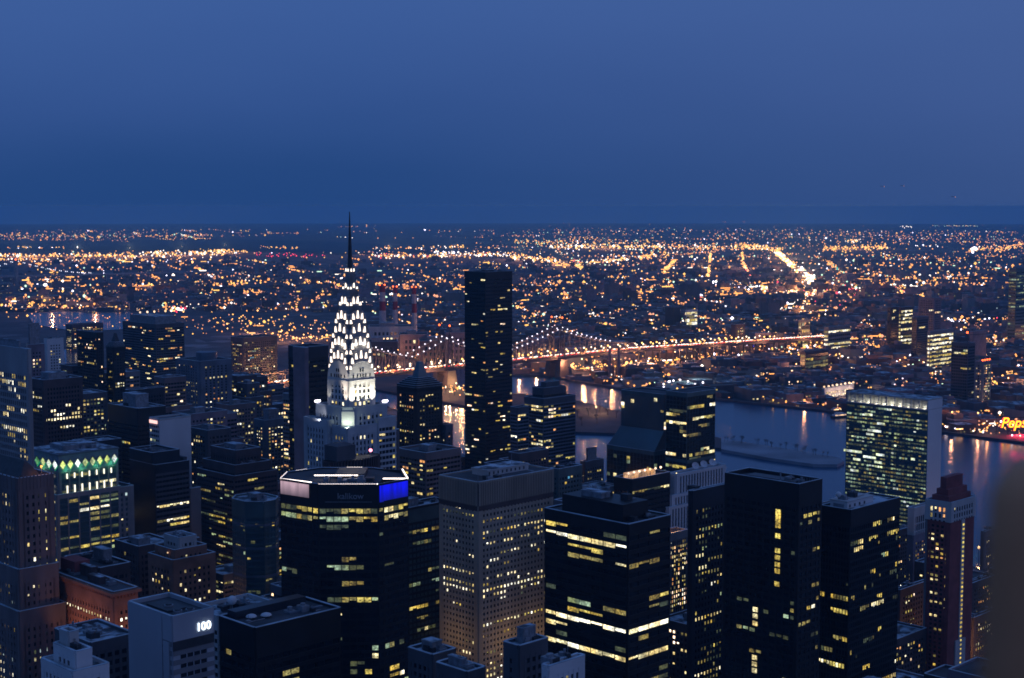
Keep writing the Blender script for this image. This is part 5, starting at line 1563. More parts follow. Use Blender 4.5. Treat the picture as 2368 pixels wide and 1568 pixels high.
    for i in range(22):
        x = -430 + i * 78
        light('POINT', (x, -2, hdk(x) + 9), (1, .42, .16), 60000, b, 1.5)
        if i % 2: light('POINT', (x, -26, hdk(x) - 10), (1, .40, .18), 60000, b, 2)  # bare light hung off the deck, added to brighten the bridge side
bridge()

# ================================================================== CHIMNEYS AND POWER STATION
for i, (px_, Yd, yt_, r_) in enumerate([(885, 3300, 660, 6.8), (914, 3420, 664, 5.4), (958, 3250, 665, 5.4)]):
    base = W(px_, Yd, 0); H = hz(yt_, Yd)
    root = empty('smokestack', (base.x, base.y, 0), 0, ['thickest red and white banded smokestack, leftmost of three', 'middle of the three red and white smokestacks', 'rightmost red and white smokestack standing apart'][i], 'chimney', 'power station smokestacks')
    RD = mat('stack_red', (.20, .015, .03), .8); WS = mat('stack_white', (.36, .36, .40), .8); 
    bands = [(0, .62, WS), (.62, .76, RD), (.76, .90, WS), (.90, 1.0, RD)]
    mb = MB()
    for a, c, m_ in bands:
        mb.tube((0, 0, H * a), (0, 0, H * c), r_ * (1.35 - .45 * a), m_, 14, r_ * (1.35 - .45 * c))
    mb.build('shaft', root)
    for s in (-1, 1):
        mb = MB(); mb.ball((s * r_ * .8, -r_ * .6, H + 1.5), 1.9, emis('red_beacon', (1, .12, .02), 5)); mb.build('beacon', root)
for (px_, w_, Yd, yt_, dpt, c_, lab) in [(905, 95, 3230, 757, 60, PALE, 'pale boiler house at the foot of the smokestacks'), (958, 60, 3140, 775, 50, MAUVE, 'mauve box of the power station right of the boiler house'),
                                        (1010, 70, 3080, 790, 60, ORBR, 'brown power station block by the bridge'), (1060, 50, 3050, 770, 50, MAUVE, 'tall mauve power station block beside the tall black slab'), (880, 70, 3060, 792, 50, DBRN, 'low brown hall in front of the boiler house')]:
    base = W(px_, Yd, 0); H = hz(yt_, Yd)
    b = Bld('power_station_hall', lab, 'building', (base.x - w_ / 2, base.y, 0), .12)
    b.tier(rect(0, 0, w_, dpt), 0, H, dict(wall=c_, mode='ribs', bay=9, fh=12, pw=4, sh=5, lit=.03, pal='resid', cap=6, spm=c_))
    rooftop(b, 5, 5, w_ - 5, dpt - 5, H, 0, [(.2, .2, .6, .7, 8)]); b.finish()

# ================================================================== FAR SUSPENSION BRIDGE, TOP LEFT
def susp():
    a = W(38, 6000, 0); c = W(38 + 330, 6300, 0)
    a.z = c.z = -3
    u = (c - a).normalized()
    b = empty('suspension_bridge', a, math.atan2(u.y, u.x), 'far suspension bridge with white cable lamps at the left edge', 'bridge')
    BS = mat('pale_bridge_steel', (.20, .22, .26), .6); mb = MB()
    for s in (-14, 14): mb.box(-5, s - 3.5, 0, 5, s + 3.5, 108, BS)
    for z in (45, 75, 104): mb.box(-4, -14, z, 4, 14, z + 5, BS)
    mb.build('bridge_tower', b)
    mb = MB(); mb.box(-400, -14, 42, 900, 14, 48, BS); mb.build('deck', b)
    mb = MB()
    for x in range(300, 900, 60): mb.box(x - 2, -12, 0, x + 2, 12, 42, BS)
    mb.build('piers', b)
    def cz(x): return 50 + 56 * (1 - min(abs(x) / 300.0, 1)) ** 1.8
    mb = MB()
    for s in (-14, 14):
        for x in range(-300, 300, 20): mb.tube((x, s, cz(x)), (x + 20, s, cz(x + 20)), .6, BS, 4)
    mb.build('cable', b)
    lm = MB(); lm.ball((0, 0, 0), 1.9, emis('cable_lamp_light', (.85, .85, 1.0), 2.4), 6, 4); lm = lm.mesh('cable_lamp')
    for x in range(-280, 300, 24):
        for s in (-14, 14):
            o = bpy.data.objects.new('cable_lamp', lm); COL.objects.link(o); o.parent = b; o.location = (x, s, cz(x) + 2)
    mb = MB(); mb.ball((0, 0, 112), 4, emis('red_beacon', (1, .12, .02), 5)); mb.build('beacon', b)
susp()

# ================================================================== FAR BANK: NAMED BUILDINGS
def fb(label, xl, xc, xr, yt, Y, wall, lit=.3, pal='bright', mode='ribbon', fh=4.2, bay=4, sh=1.8, n=0, ang=None, pw=1.5, run=5, ph=None, cap=3, cat='building', rows=None, name='far_bank_building', units=0):
    b = gridb(name, label, cat, xl, xc, xr, yt, Y)
    b.tier(rect(0, 0, b.Ls, b.La), 0, b.H, dict(wall=wall, mode=mode, bay=bay, fh=fh, sh=sh, pw=pw, lit=lit, pal=pal, run=run, cap=cap), rows=rows)
    rooftop(b, 1, 1, b.Ls - 1, b.La - 1, b.H, units, ph); b.finish(n); return b
fb('tall greenish glass tower with lit floors at the right edge of the photo', 2333, 2350, 2400, 622, 3500, GRN, .35, 'green', fh=8, bay=6, sh=4.6, n=60, name='office_tower', cat='tower', run=6)
fb('brightly lit striped office block left of the tall beige tower', 2078, 2083, 2110, 712, 3300, DBRN, .85, 'bright', fh=8, sh=3.5, bay=8, run=8)
fb('black edge tower joined to the brightly lit striped block', 2052, 2060, 2080, 712, 3330, BLK, .02, fh=8)
fb('beige stone tower with a stepped top in the far right of the city', 2124, 2160, 2176, 690, 3250, MAUVE, .05, 'resid', mode='grid', fh=5, ph=[(.3, .3, .7, .7, 14)], name='office_tower', cat='tower')
fb('dark bluish tower in front of the beige stepped tower', 2108, 2120, 2146, 735, 3100, DGRY, .03, fh=5)
fb('wide office block with whole floors lit cream, right of the bluish tower', 2144, 2150, 2204, 768, 2900, GRY, .92, 'bright', fh=8, sh=3.6, bay=8, run=9)
fb('plain mauve slab behind the dark tower with the crane', 2242, 2250, 2280, 768, 3000, MAUVE, .0, mode='blank')
b = fb('dark unfinished tower slab topped by a crane beside the wide lit block', 2200, 2238, 2254, 795, 2420, DGRY, .05, 'cool' if False else 'mix', fh=5, name='apartment_tower', cat='tower', n=30)
mb = MB(); mb.tube((4, 4, b.H), (4, 4, b.H + 16), .8, DMETAL, 4); mb.tube((4, 4, b.H + 14), (34, -14, b.H + 15), .6, DMETAL, 4); mb.tube((4, 4, b.H + 14), (-8, 10, b.H + 14), .7, DMETAL, 4); mb.build('crane', b.root)
mb = MB(); mb.ball((4, 4, b.H + 18), 1.8, emis('red_beacon', (1, .12, .02), 5)); mb.build('beacon', b.root)
b = fb('blue-grey apartment tower with red beacons near the red neon sign', 2254, 2272, 2292, 838, 2380, BLUEG, .28, 'resid', mode='grid', fh=4.2, bay=4.5, pw=1.8, run=1, name='apartment_tower', cat='tower', n=40)
for i in range(4):
    mb = MB(); mb.ball((3 + i * (b.Ls - 6) / 3, 2, b.H + 3), 1.5, emis('red_beacon', (1, .12, .02), 5)); mb.tube((3 + i * (b.Ls - 6) / 3, 2, b.H), (3 + i * (b.Ls - 6) / 3, 2, b.H + 2), .2, METAL); mb.build('beacon', b.root)
b = fb('riverside loft block with white-lit walls under a row of roof lamps', 1898, 1905, 1974, 900, 2480, WHT, .45, 'bright', mode='grid', fh=6, bay=6, pw=2.6, sh=2.6, run=2, n=60)
for i in range(8):
    mb = MB(); x = 1 + i * (b.Ls - 2) / 7; mb.tube((x, .5, b.H), (x, .5, b.H + 3), .2, METAL); mb.ball((x, .5, b.H + 4), 1.9, WIN['ambh']); mb.build('roof_lamp', b.root)
for i in range(3): light('POINT', (b.Ls * (.2 + .3 * i), -14, b.H * .55), (1, .62, .45), 11000, b.root, 2)
fb('small lit white billboard building in the middle distance', 1584, 1587, 1612, 718, 3900, WHT, .98, 'bright', fh=9, sh=2, bay=12, run=9)
fb('low wide block with lit floors above the end of the truss bridge viaduct', 1905, 1915, 1966, 758, 3250, GRY, .6, 'bright', fh=9, sh=4.5, bay=8, run=9)
fb('long low olive-lit warehouse near the far bank', 1850, 1862, 1915, 815, 2820, DBRN, .5, 'greeny', fh=7, bay=9, run=6)
fb('dark square tower in the middle of the far city', 1538, 1556, 1572, 712, 3900, BLKB, .0, mode='blank')
fb('pair of greenish lit floors on a distant block', 1846, 1852, 1872, 742, 3350, GRY, .5, 'cool' if False else 'mix', fh=8)
fb('brown tower with amber windows right of the truss viaduct', 1690, 1700, 1722, 752, 3400, DBRN, .4, 'resid', mode='grid', fh=7, bay=7, pw=3, sh=3, run=1)
fb('low pale cold store with an orange-lit yard near the bridge pier', 1330, 1350, 1400, 858, 2900, ORBR, .0, mode='blank')
fb('beige block beneath the chimney pair by the viaduct', 1395, 1402, 1420, 850, 2800, ORBR, .0, mode='blank')
for i, px_ in enumerate((1409, 1430)):
    base = W(px_, 2760, 0); root = empty('smokestack', base * 1.0 - Vector((0, 0, 0)), 0, ['left plain thin chimney in front of the viaduct', 'right plain thin chimney in front of the viaduct'][i], 'chimney')
    root.location = (base.x, base.y, 0); mb = MB(); H = hz(805, 2760); mb.tube((0, 0, 0), (0, 0, H), 3.4, MAUVE, 10, 2.4); mb.build('shaft', root)
# domed park with white lamps
g = gp(1600, 898)
PKM = mat('pale_tensile_roof', (.20, .25, .24), .8, 0, .2, .02)
root = empty('dome_hall', (g.x, g.y, 0), 0, 'low pale domed hall dotted with white lamps behind the glass towers', 'building')
mb = MB(); mb.ball((0, 0, 0), 55, PKM, 26, 10, .22, True); mb.build('dome', root)
lm = MB(); lm.ball((0, 0, 0), 1.9, emis('necklace_lamp_light', (.95, .92, 1.0), 5.5), 7, 5); lm = lm.mesh('dome_lamp')
for k in range(26):
    t = U(0, 6.28); r_ = U(10, 62); o = bpy.data.objects.new('dome_lamp', lm); COL.objects.link(o); o.parent = root
    o.location = (r_ * math.cos(t), r_ * math.sin(t), max(2, 12 * math.sqrt(max(0, 1 - (r_ / 55) ** 2))) + 2)
light('POINT', (0, 0, 30), (.8, 1, .95), 30000, root, 4)

# ================================================================== RED NEON SIGN ON THE FAR QUAY
def neon():
    g = gp(2352, 1004)
    root = empty('neon_sign', (g.x, g.y, 0), .15, 'big red and yellow neon script sign on the far quay at the right edge', 'sign')
    NR = emis('neon_red', (1, .03, .05), 3.0, 0, 'FRONT'); NY = emis('neon_yellow', (1, .42, .01), 3.0)
    text_obj('neon_outline', 'Pepsi-Cola', 21, (18, -.3, 16), (math.pi / 2, 0, 0), NR, root, .4, .25).data
    text_obj('neon_letters', 'Pepsi-Cola', 20.6, (18, -1.3, 16), (math.pi / 2, 0, 0), NY, root, .2, .25)
    mb = MB()
    for i in range(7):
        x = -32 + i * 18; mb.box(x - .4, .6, 0, x + .4, 1.4, 24, DMETAL)
        mb.tube((x, 1, 4), (x + 18, 1, 14), .25, DMETAL, 4)
    mb.box(-34, .6, 4, 90, 1.2, 5, DMETAL); mb.box(-34, .6, 23, 90, 1.2, 24, DMETAL); mb.build('frame', root)
    FOOT.append((g.x + 20, g.y, 70))
    l = light('AREA', (20, -3, 5.5), (1, .03, .08), 130000, root, 60, rot=(-(math.pi / 2 - .45), 0, 0), name='neon_light')
    l.data.shape = 'RECTANGLE'; l.data.size_y = 1.6
neon()

# ================================================================== BOAT, RAILING, TREES
def ferry(px_, py_, label, s=1.0):
    g = gp(px_, py_)
    root = empty('ferry', (g.x, g.y, .4), .5, label, 'boat', 'boats at the far quay')
    mb = MB(); hull = [(-16 * s, -4 * s), (12 * s, -4 * s), (18 * s, 0), (12 * s, 4 * s), (-16 * s, 4 * s)]
    mb.prism(hull, -.5, 2.6 * s, DMETAL, [(x * 1.05, y * 1.08) for x, y in hull]); mb.build('hull', root)
    mb = MB(); mb.box(-14 * s, -3.4 * s, 2.6 * s, 9 * s, 3.4 * s, 5.2 * s, WHT); mb.box(-10 * s, -2.8 * s, 5.2 * s, 4 * s, 2.8 * s, 7.4 * s, WHT); mb.build('cabin', root)
    mb = MB()
    for i in range(9): mb.box(-13 * s + i * 2.4 * s, -3.5 * s - .1, 3.3 * s, -11.4 * s + i * 2.4 * s, -3.4 * s - .01, 4.7 * s, WIN['ambh'])
    mb.build('cabin_windows', root)
    mb = MB(); mb.tube((0, 0, 7.4 * s), (0, 0, 12 * s), .2, METAL); mb.ball((0, 0, 12.4 * s), .9, WIN['hot']); mb.build('mast_lamp', root)
ferry(1943, 966, 'ferry with a row of orange cabin windows moored left of the glass slab', 1.0)
ferry(1936, 952, 'smaller white-lit boat moored behind the orange-lit ferry', .8)
TRK = mat('bare_bark', (.05, .04, .038), .9)
def tree(loc, h, label, grp):
    root = empty('bare_tree', loc, U(0, 6), label, 'tree', grp)
    mb = MB(); mb.tube((0, 0, 0), (0, 0, h * .45), h * .035, TRK, 5, h * .022); mb.build('trunk', root)
    mb = MB()
    def br(p, d, L, r_, k):
        q = p + d * L; mb.tube(p, q, r_, TRK, 4, r_ * .6)
        if k:
            for _ in range(3):
                nd = (d + Vector((U(-.8, .8), U(-.8, .8), U(-.1, .6)))).normalized(); br(q, nd, L * U(.6, .8), r_ * .6, k - 1)
    for _ in range(4): br(Vector((0, 0, h * .4)), Vector((U(-.7, .7), U(-.7, .7), 1)).normalized(), h * .22, h * .02, 3)
    mb.build('crown', root)
TIP = [(1680, 1027), (1700, 1029), (1722, 1032), (1745, 1035), (1765, 1038), (1788, 1042), (1812, 1046), (1838, 1051), (1862, 1055), (1885, 1060), (1905, 1064)]
for p in TIP:
    for q in range(2):
        g = gp(p[0] + U(-9, 9), p[1] + U(-1, 2)); tree((g.x, g.y, 4.2), U(7, 11), 'bare tree in the row along the snowy island tip', 'bare trees on the island tip')
for p in [(1335, 972), (1360, 966), (1385, 958), (1405, 965), (1425, 972), (1025, 900), (1050, 920), (1345, 990), (1380, 985)]:
    g = gp(*p); tree((g.x, g.y, 3.2), U(12, 16), 'dark bare tree among the orange lamps on the island', 'bare trees on the lamp-lit part of the island')

# ================================================================== BLURRED PARAPET POST NEXT TO THE VIEWER
def post():
    m = mat('lamp_warmed_limestone', (.62, .27, .13), .85, 0, .25, 6.0)  # warm lamplight on the stone is put into its base colour
    Y = .62
    def at(px_, py_, Yd=Y):
        z = hz(py_, Yd); w = W(px_, Yd, z); return w.x, z
    xl, zt = at(2292, 1098); xb, zb = at(2256, 1700)
    mb = MB(); k = mb.mi(m)
    H = zt - zb; T = .07
    ringz = [zb - .5, zb, zb + H * .35, zb + H * .7, zt - .012, zt - .004, zt]
    W2 = .24
    for i, z in enumerate(ringz):
        ins = 0 if i < 5 else (.003 if i == 5 else .010)
        lx = xb + (xl - xb) * (z - zb) / H
        r_ = .014
        y0, y1 = Y + ins, Y + T - ins
        xf = lx * (y0 / Y) + ins + .004; xk = lx * (y1 / Y) + ins
        for (cx_, cy_, a0) in ((xf + r_, y0 + r_, 180), (xf + W2, y0 + r_, 270), (xf + W2, y1 - r_, 0), (xk + r_, y1 - r_, 90)):
            for q in range(4):
                t = math.radians(a0 + 30 * q); mb.v.append((cx_ + r_ * math.cos(t), cy_ + r_ * math.sin(t), z))
    for i in range(len(ringz) - 1):
        for q in range(16):
            a = i * 16; mb.f.append((a + q, a + (q + 1) % 16, a + 16 + (q + 1) % 16, a + 16 + q)); mb.m.append(k)
    mb.f.append(tuple((len(ringz) - 1) * 16 + q for q in range(16))); mb.m.append(k); mb.f.append(tuple(reversed(range(16)))); mb.m.append(k)
    o = mb.build('parapet_post'); tag(o, 'blurred stone parapet post, warm lamplight in its colour, in the lower right corner', 'post')
    for p in o.data.polygons: p.use_smooth = True
post()

# ================================================================== FAR CITY: low buildings and thousands of lamps
def allowed(g):
    if inpoly(g, RIVER) or inpoly(g, P2) or inpoly(g, P3): return False
    return True
QA = .32
QU = Vector((math.cos(QA), math.sin(QA), 0)); QV = Vector((-math.sin(QA), math.cos(QA), 0))
QM = [DGRY, DBRN, MAUVE, GRY, BLUEG, ORBR, BR]
for mm in QM: pass
LOWR = [SNOW, SNOW, SNOW, ROOFT, BLUEG, GRY]
def low_mesh(seed):
    rs = random.Random(seed); mb = MB()
    w, l, h = rs.uniform(.8, 1.6), rs.uniform(.5, 1.1), rs.uniform(.6, 1.5)
    wm = rs.choice(QM); rm_ = rs.choice(LOWR)
    w *= 34; l *= 34; h *= 12
    mb.box(-w / 2, -l / 2, -3, w / 2, l / 2, h, wm); mb.box(-w / 2 + .8, -l / 2 + .8, h, w / 2 - .8, l / 2 - .8, h + .15, rm_)
    for s in (-1, 1):
        mb.box(-w / 2, s * (l / 2 - .4) - .38, h, w / 2, s * (l / 2 - .4) + .38, h + 1, wm); mb.box(s * (w / 2 - .4) - .37, -l / 2 + .8, h, s * (w / 2 - .4) + .37, l / 2 - .8, h + .97, wm)
    if rs.random() < .7: mb.box(-w * .2, -l * .2, h + .15, w * .1, l * .2, h + rs.uniform(3, 7), rs.choice(QM))
    nb = int(w / 6)
    for z in range(1, int(h / 4.2)):
        for i in range(nb):
            if rs.random() < .16:
                x = -w / 2 + 1.5 + i * (w - 3) / nb; m_ = WIN[rs.choice(['amb', 'cream', 'yel', 'dim', 'dim', 'cool', 'ambh', 'faint'])]
                mb.quad((0, -l / 2), (1, 0), (0, -1), x, x + rs.uniform(2, 4), .05, z * 4.2 - 1, z * 4.2 + 1, m_)
    for i in range(int(l / 6)):
        if rs.random() < .2:
            y = -l / 2 + 1.5 + i * 6; mb.quad((-w / 2, 0), (0, -1), (-1, 0), -y - 2.5, -y, .05, 3, 5, WIN[rs.choice(['amb', 'cream', 'dim'])])
    return mb, (w, l, h)
protos = []
for s in range(24):
    mb, dm = low_mesh(s); protos.append((mb, dm, mb.mesh('low_building')))
spots = []
tries = 0
occ = {}
while len(spots) < 2600 and tries < 30000:
    tries += 1
    py_ = 600 + (1015 - 600) * (R() ** .75)
    px_ = U(-20, 2390)
    if px_ < 860 and py_ > 722: continue
    if px_ < 1080 and py_ > 838: continue
    g = gp(px_, py_)
    if not allowed(g) or not allowed(g + Vector((0, -35, 0))) or not allowed(g + Vector((0, 30, 0))): continue
    if inpoly(g, I1) or inpoly(g, I2): continue
    key = (int(g.x // 46), int(g.y // 46))
    if key in occ: continue
    if any((g.x - f[0]) ** 2 + (g.y - f[1]) ** 2 < (f[2] + 22) ** 2 for f in FOOT): continue
    # keep clear of the bridge line
    occ[key] = 1
    spots.append(g)
spots.sort(key=lambda g: g.y)
stuff = MB()
BRU = (W(1287, 2800, 0) - W(1028, 2610, 0)); BRU.z = 0; BRU.normalize(); BR0 = W(1028, 2610, 0)
nq = 0
for g in spots:
    d = Vector((g.x - BR0.x, g.y - BR0.y, 0)); perp = abs(d.x * -BRU.y + d.y * BRU.x)
    if perp < 42 and g.y < 3900: continue
    mb, dm, me = random.choice(protos)
    sc_ = U(.7, 1.25); hs_ = sc_ * (U(.6, 1.2) if g.y < 4500 else U(.5, 1.6))
    if R() < .05 and 3100 < g.y < 5500: hs_ *= 2.0
    rot = QA + (math.pi / 2 if R() < .5 else 0)
    if nq < 300:
        o = bpy.data.objects.new('low_building', me); COL.objects.link(o); o.location = (g.x, g.y, g.z); o.rotation_euler = (0, 0, rot); o.scale = (sc_, sc_, hs_)
        tag(o, 'low flat-roofed building among orange lamps in the far city across the river', 'building', 'low flat-roofed buildings across the river'); nq += 1
    else:
        ca, sa = math.cos(rot) * sc_, math.sin(rot) * sc_; b0 = len(stuff.v)
        stuff.v += [(g.x + ca * x - sa * y, g.y + sa * x + ca * y, g.z + z * hs_) for x, y, z in mb.v]
        stuff.f += [tuple(b0 + i for i in f) for f in mb.f]
        idx = [stuff.mi(m_) for m_ in mb.mats]
        stuff.m += [idx[i] for i in mb.m]
o = stuff.build('distant_buildings'); tag(o, 'mass of low dark buildings spread to the horizon', 'buildings', kind='stuff')

# ---- lamps
OL = {
 'o': emis('lamp_orange', (1, .38, .085), 2.3), 'O': emis('lamp_orange_bright', (1, .46, .14), 3.8), 'y': emis('lamp_yellow', (1, .52, .10), 2.4),
 'p': emis('lamp_peach', (1, .40, .20), 1.6), 'w': emis('lamp_white', (1, .84, .70), 3.6), 'v': emis('lamp_violet_white', (.85, .8, 1.0), 5.0),
 'g': emis('lamp_green_white', (.65, 1, .70), 2.0), 'r': emis('lamp_red', (1, .05, .10), 2.6), 'd': emis('lamp_dim', (.8, .30, .16), .9), 'c': emis('lamp_cyan', (.1, .8, .7), 1.6),
 'b': emis('lamp_blue', (.05, .05, 1), 4.0)}
L = []      # (x, y, z, r, key)
def addlamp(g, key, rp=None, h=8):
    if not (allowed(g)): return
    if inpoly(g, I1) or inpoly(g, I2): return
    d = g.length if False else math.hypot(g.x, g.y)
    rp = rp or U(1.1, 2.0)
    L.append((g.x, g.y, g.z + h, rp * d / F, key))
def pal_pick(s):
    return random.choice(s)
def weight(x, y):
    if y < 516: return 0
    w = 0
    if y < 532: w = .25 if x > 1050 else .04
    elif y < 553:
        w = .9 if x > 1100 else .35
        if x < 600: w = .75
    elif y < 582: w = .75 if x > 1100 else .0
    elif y < 600: w = .7 if x > 850 else .3
    elif y < 640: w = .62
    elif y < 720: w = .9
    elif y < 860: w = .95
    else: w = .6
    # dark hollows (cemetery, park)
    if 1990 < x < 2330 and 675 < y < 740: w *= .08
    if 1330 < x < 1480 and 780 < y < 800: w *= .1
    if 1500 < x < 1600 and 615 < y < 640: w *= .4
    if 1640 < x < 1900 and 615 < y < 650: w *= .5
    if 2080 < x < 2330 and 560 < y < 600: w *= .7
    if 1640 < x < 1900 and 905 < y < 950: w = .06
    return w
def lamp_zone(x, y):
    if x < 860 and y > 722: return False
    if x < 1078 and y > 838: return False
    return True
cnt = 0
def row(x0, y0, key=None, n=None):
    g0 = gp(x0, y0)
    d = QU if R() < .5 else QV
    n = n or random.randint(2, 7); s = U(38, 60) * max(1, g0.y / 4500)
    kk = key or pal_pick('oooooooooyyppppdddwg')
    for i in range(n):
        p = g0 + d * (s * i) + Vector((U(-6, 6), U(-6, 6), 0)); p.z = curve(p.x ** 2 + p.y ** 2)
        if p.y > 26000: continue
        sx, sy = proj(p)
        if not lamp_zone(sx, sy): continue
        if R() > weight(sx, sy) + .25: continue
        addlamp(p, kk if R() < .75 else pal_pick('ooyypdwv'), U(1.2, 2.2) * (1.12 if sy > 640 else 1.0 if sy > 620 else (.55 + .45 * max(0, sy - 520) / 100)))
for k in range(4600):
    x, y = U(-10, 2380), 515 + 500 * R() ** 1.1
    if R() < weight(x, y) and lamp_zone(x, y): row(x, y)
for k in range(760):   # fine dust of far lights
    x, y = U(-10, 2380), U(530, 600)
    if R() < .55 * weight(x, y) ** 1.3:
        for q in range(random.randint(1, 4)): addlamp(gp(x + U(-9, 9), y + U(-.8, .8)), pal_pick('oopppdddyg'), U(.6, 1.15))
for k in range(60):    # horizon specks
    x = U(700, 2370); addlamp(gp(x, U(513, 530)), pal_pick('pddpy'), U(.5, .8))
def band(x0, y0, x1, y1, n, th, keys, r0=1.1, r1=1.9):
    for i in range(int(n * (.85 if y0 < 620 and n > 40 else 1.0))):
        t = R(); addlamp(gp(x0 + (x1 - x0) * t + U(-2, 2), y0 + (y1 - y0) * t + random.gauss(0, th)), pal_pick(keys), U(r0, r1))
band(0, 545, 480, 547, 190, 3.0, 'ooppyydg', .8, 1.4)
band(0, 553, 300, 558, 90, 1.6, 'oopd', .7, 1.1); band(360, 555, 490, 553, 26, .8, 'yo', .9, 1.3)
band(390, 545, 495, 545, 12, 1.0, 'wO', 1.2, 1.7)
band(0, 574, 170, 575, 22, 1.5, 'oyv', 1.0, 1.8)
band(0, 592, 330, 594, 170, 2.6, 'yOOowy', 1.2, 2.2); band(330, 590, 520, 588, 150, 4.0, 'yOoww', 1.1, 2.0); band(480, 582, 570, 584, 60, 1.8, 'yyO', 1.2, 1.8)
band(0, 602, 250, 606, 70, 2.5, 'oyOpw', 1.1, 1.9); band(250, 608, 560, 601, 60, 5.0, 'oOyv', 1.1, 2.0)
band(600, 573, 690, 575, 30, 1.6, 'yo', .9, 1.4); band(610, 541, 690, 540, 18, 1.0, 'op', .8, 1.1); band(780, 525, 850, 524, 18, .6, 'pyo', .7, 1.1)
band(580, 592, 760, 595, 46, 3.2, 'rrrr', .9, 1.5)
band(860, 577, 1080, 574, 70, 2.6, 'yOowo', 1.1, 1.9); band(850, 596, 1190, 590, 150, 3.0, 'yOowwr', 1.1, 2.1)
band(1000, 585, 1190, 594, 70, 2.0, 'wwOv', 1.1, 1.9)
band(1183, 596, 1345, 617, 210, 3.6, 'yOOow', 1.1, 2.1)
band(1190, 564, 1500, 562, 150, 5.0, 'oyOyg', .9, 1.6); band(1270, 573, 1530, 572, 190, 2.8, 'yyOwwo', 1.1, 2.0); band(1530, 572, 1800, 577, 170, 2.8, 'yOowo', 1.0, 1.9)
band(1700, 570, 1810, 578, 110, 3.0, 'yyOo', 1.1, 2.0); band(1900, 577, 2050, 574, 170, 3.2, 'yyyOo', 1.1, 1.9); band(1750, 545, 2100, 548, 90, 4.0, 'oopd', .7, 1.2)
band(2050, 552, 2367, 560, 120, 3.5, 'oppd', .7, 1.2); band(2150, 522, 2260, 523, 40, .5, 'yg', .7, 1.0); band(2080, 525, 2110, 526, 10, .7, 'w', 1.0, 1.5)
band(1320, 530, 1460, 531, 10, .8, 'op', .6, .9); band(1650, 510, 1780, 510, 12, .5, 'dp', .5, .8)
band(1400, 607, 1560, 590, 90, 3.0, 'oyOwp', 1.0, 1.9); band(1340, 612, 1440, 603, 70, 3.0, 'yOow', 1.1, 1.9); band(1560, 592, 1680, 581, 70, 1.6, 'op', .9, 1.4)
# avenues running away from the viewer
band(1642, 588, 1637, 645, 120, 1.2, 'oOyO', 1.2, 2.1); band(1715, 587, 1718, 603, 40, 1.4, 'Oyo', 1.1, 2.0); band(1714, 605, 1736, 645, 90, 1.6, 'oOOr', 1.1, 2.0)
band(1562, 603, 1532, 632, 80, 2.0, 'oyO', 1.1, 1.9); band(1420, 622, 1400, 637, 30, 2.0, 'oO', 1.0, 1.7); band(1510, 588, 1480, 600, 40, 2.0, 'oyO', 1.0, 1.7)
band(1795, 585, 1882, 662, 420, 3.2, 'yOOww', 1.3, 2.7); band(1850, 630, 1885, 660, 120, 7.0, 'wwvOg', 1.3, 2.6); band(1795, 588, 1815, 600, 50, 2.0, 'wO', 1.5, 2.6)
band(1905, 603, 1970, 648, 90, 1.6, 'oyOc', 1.1, 1.8); band(1880, 592, 1910, 604, 20, 1.2, 'op', .9, 1.3)
band(1760, 672, 1880, 690, 230, 6.0, 'OyowwrO', 1.3, 2.5); band(1880, 672, 1990, 680, 90, 6.0, 'owygr', 1.1, 2.1); band(1850, 735, 1862, 700, 110, 3.0, 'wwOyO', 1.3, 2.6)
band(1690, 590, 1795, 600, 24, 3, 'op', .9, 1.4)
band(2042, 668, 2150, 692, 110, 3.0, 'oyOOr', 1.1, 2.0); band(1975, 655, 2300, 640, 120, 8.0, 'ooyp', 1.1, 1.8); band(2080, 600, 2340, 596, 110, 8.0, 'oop', .8, 1.4)
band(2230, 585, 2300, 572, 60, 2.0, 'oyp', 1.0, 1.7); band(2300, 580, 2367, 565, 70, 3.0, 'ooO', 1.0, 1.8)
band(1540, 770, 2300, 870, 150, 26, 'oOyowvpvg', 1.2, 2.2); band(1600, 700, 2300, 760, 110, 14, 'oOyowvpr', 1.1, 2.0); band(1183, 740, 1600, 790, 70, 14, 'oOyowv', 1.1, 1.9)
band(1320, 605, 1340, 608, 14, 2, 'rg', 1.2, 1.8)
band(1640, 655, 1790, 668, 40, 5.0, 'wvvgo', 1.1, 1.9); band(1500, 650, 1640, 660, 18, 3, 'oy', 1.1, 1.6); band(1960, 560, 1990, 556, 30, 2, 'yOw', 1.0, 1.7)
band(2246, 579, 2256, 578, 8, 2.5, 'v', 2.5, 4.0)
band(1530, 650, 1610, 653, 20, 1.6, 'g', .9, 1.4)
band(540, 786, 860, 806, 150, 10, 'ooOyyp', 1.4, 2.2) if False else None
# nearer far-bank clusters
band(860, 838, 1075, 815, 60, 10.0, 'ooOyp', 1.2, 2.0)
band(1700, 790, 2000, 830, 90, 14, 'oyOowvp', 1.2, 2.1); band(1900, 770, 2060, 745, 60, 10, 'oOywv', 1.2, 2.1); band(1560, 820, 1850, 850, 60, 12, 'oOyv', 1.3, 2.1)
band(1320, 858, 1440, 862, 30, 3.5, 'OyO', 1.4, 2.6); band(1440, 852, 1520, 858, 6, 3.5, 'O', 3.0, 4.2)
band(2180, 1000, 2360, 1020, 34, 2.0, 'wOpv', 1.3, 2.0); band(2180, 985, 2360, 1000, 50, 5.0, 'oywp', 1.2, 1.9)
band(2290, 900, 2367, 860, 60, 6, 'oOyp', 1.1, 1.9); band(2300, 750, 2367, 790, 40, 8, 'oOyr', 1.1, 1.9); band(2140, 740, 2300, 755, 40, 4, 'owvO', 1.1, 1.9)
band(2060, 880, 2200, 860, 36, 10, 'oOw', 1.2, 2.0); band(2185, 740, 2230, 770, 10, 3, 'v', 1.6, 2.6)
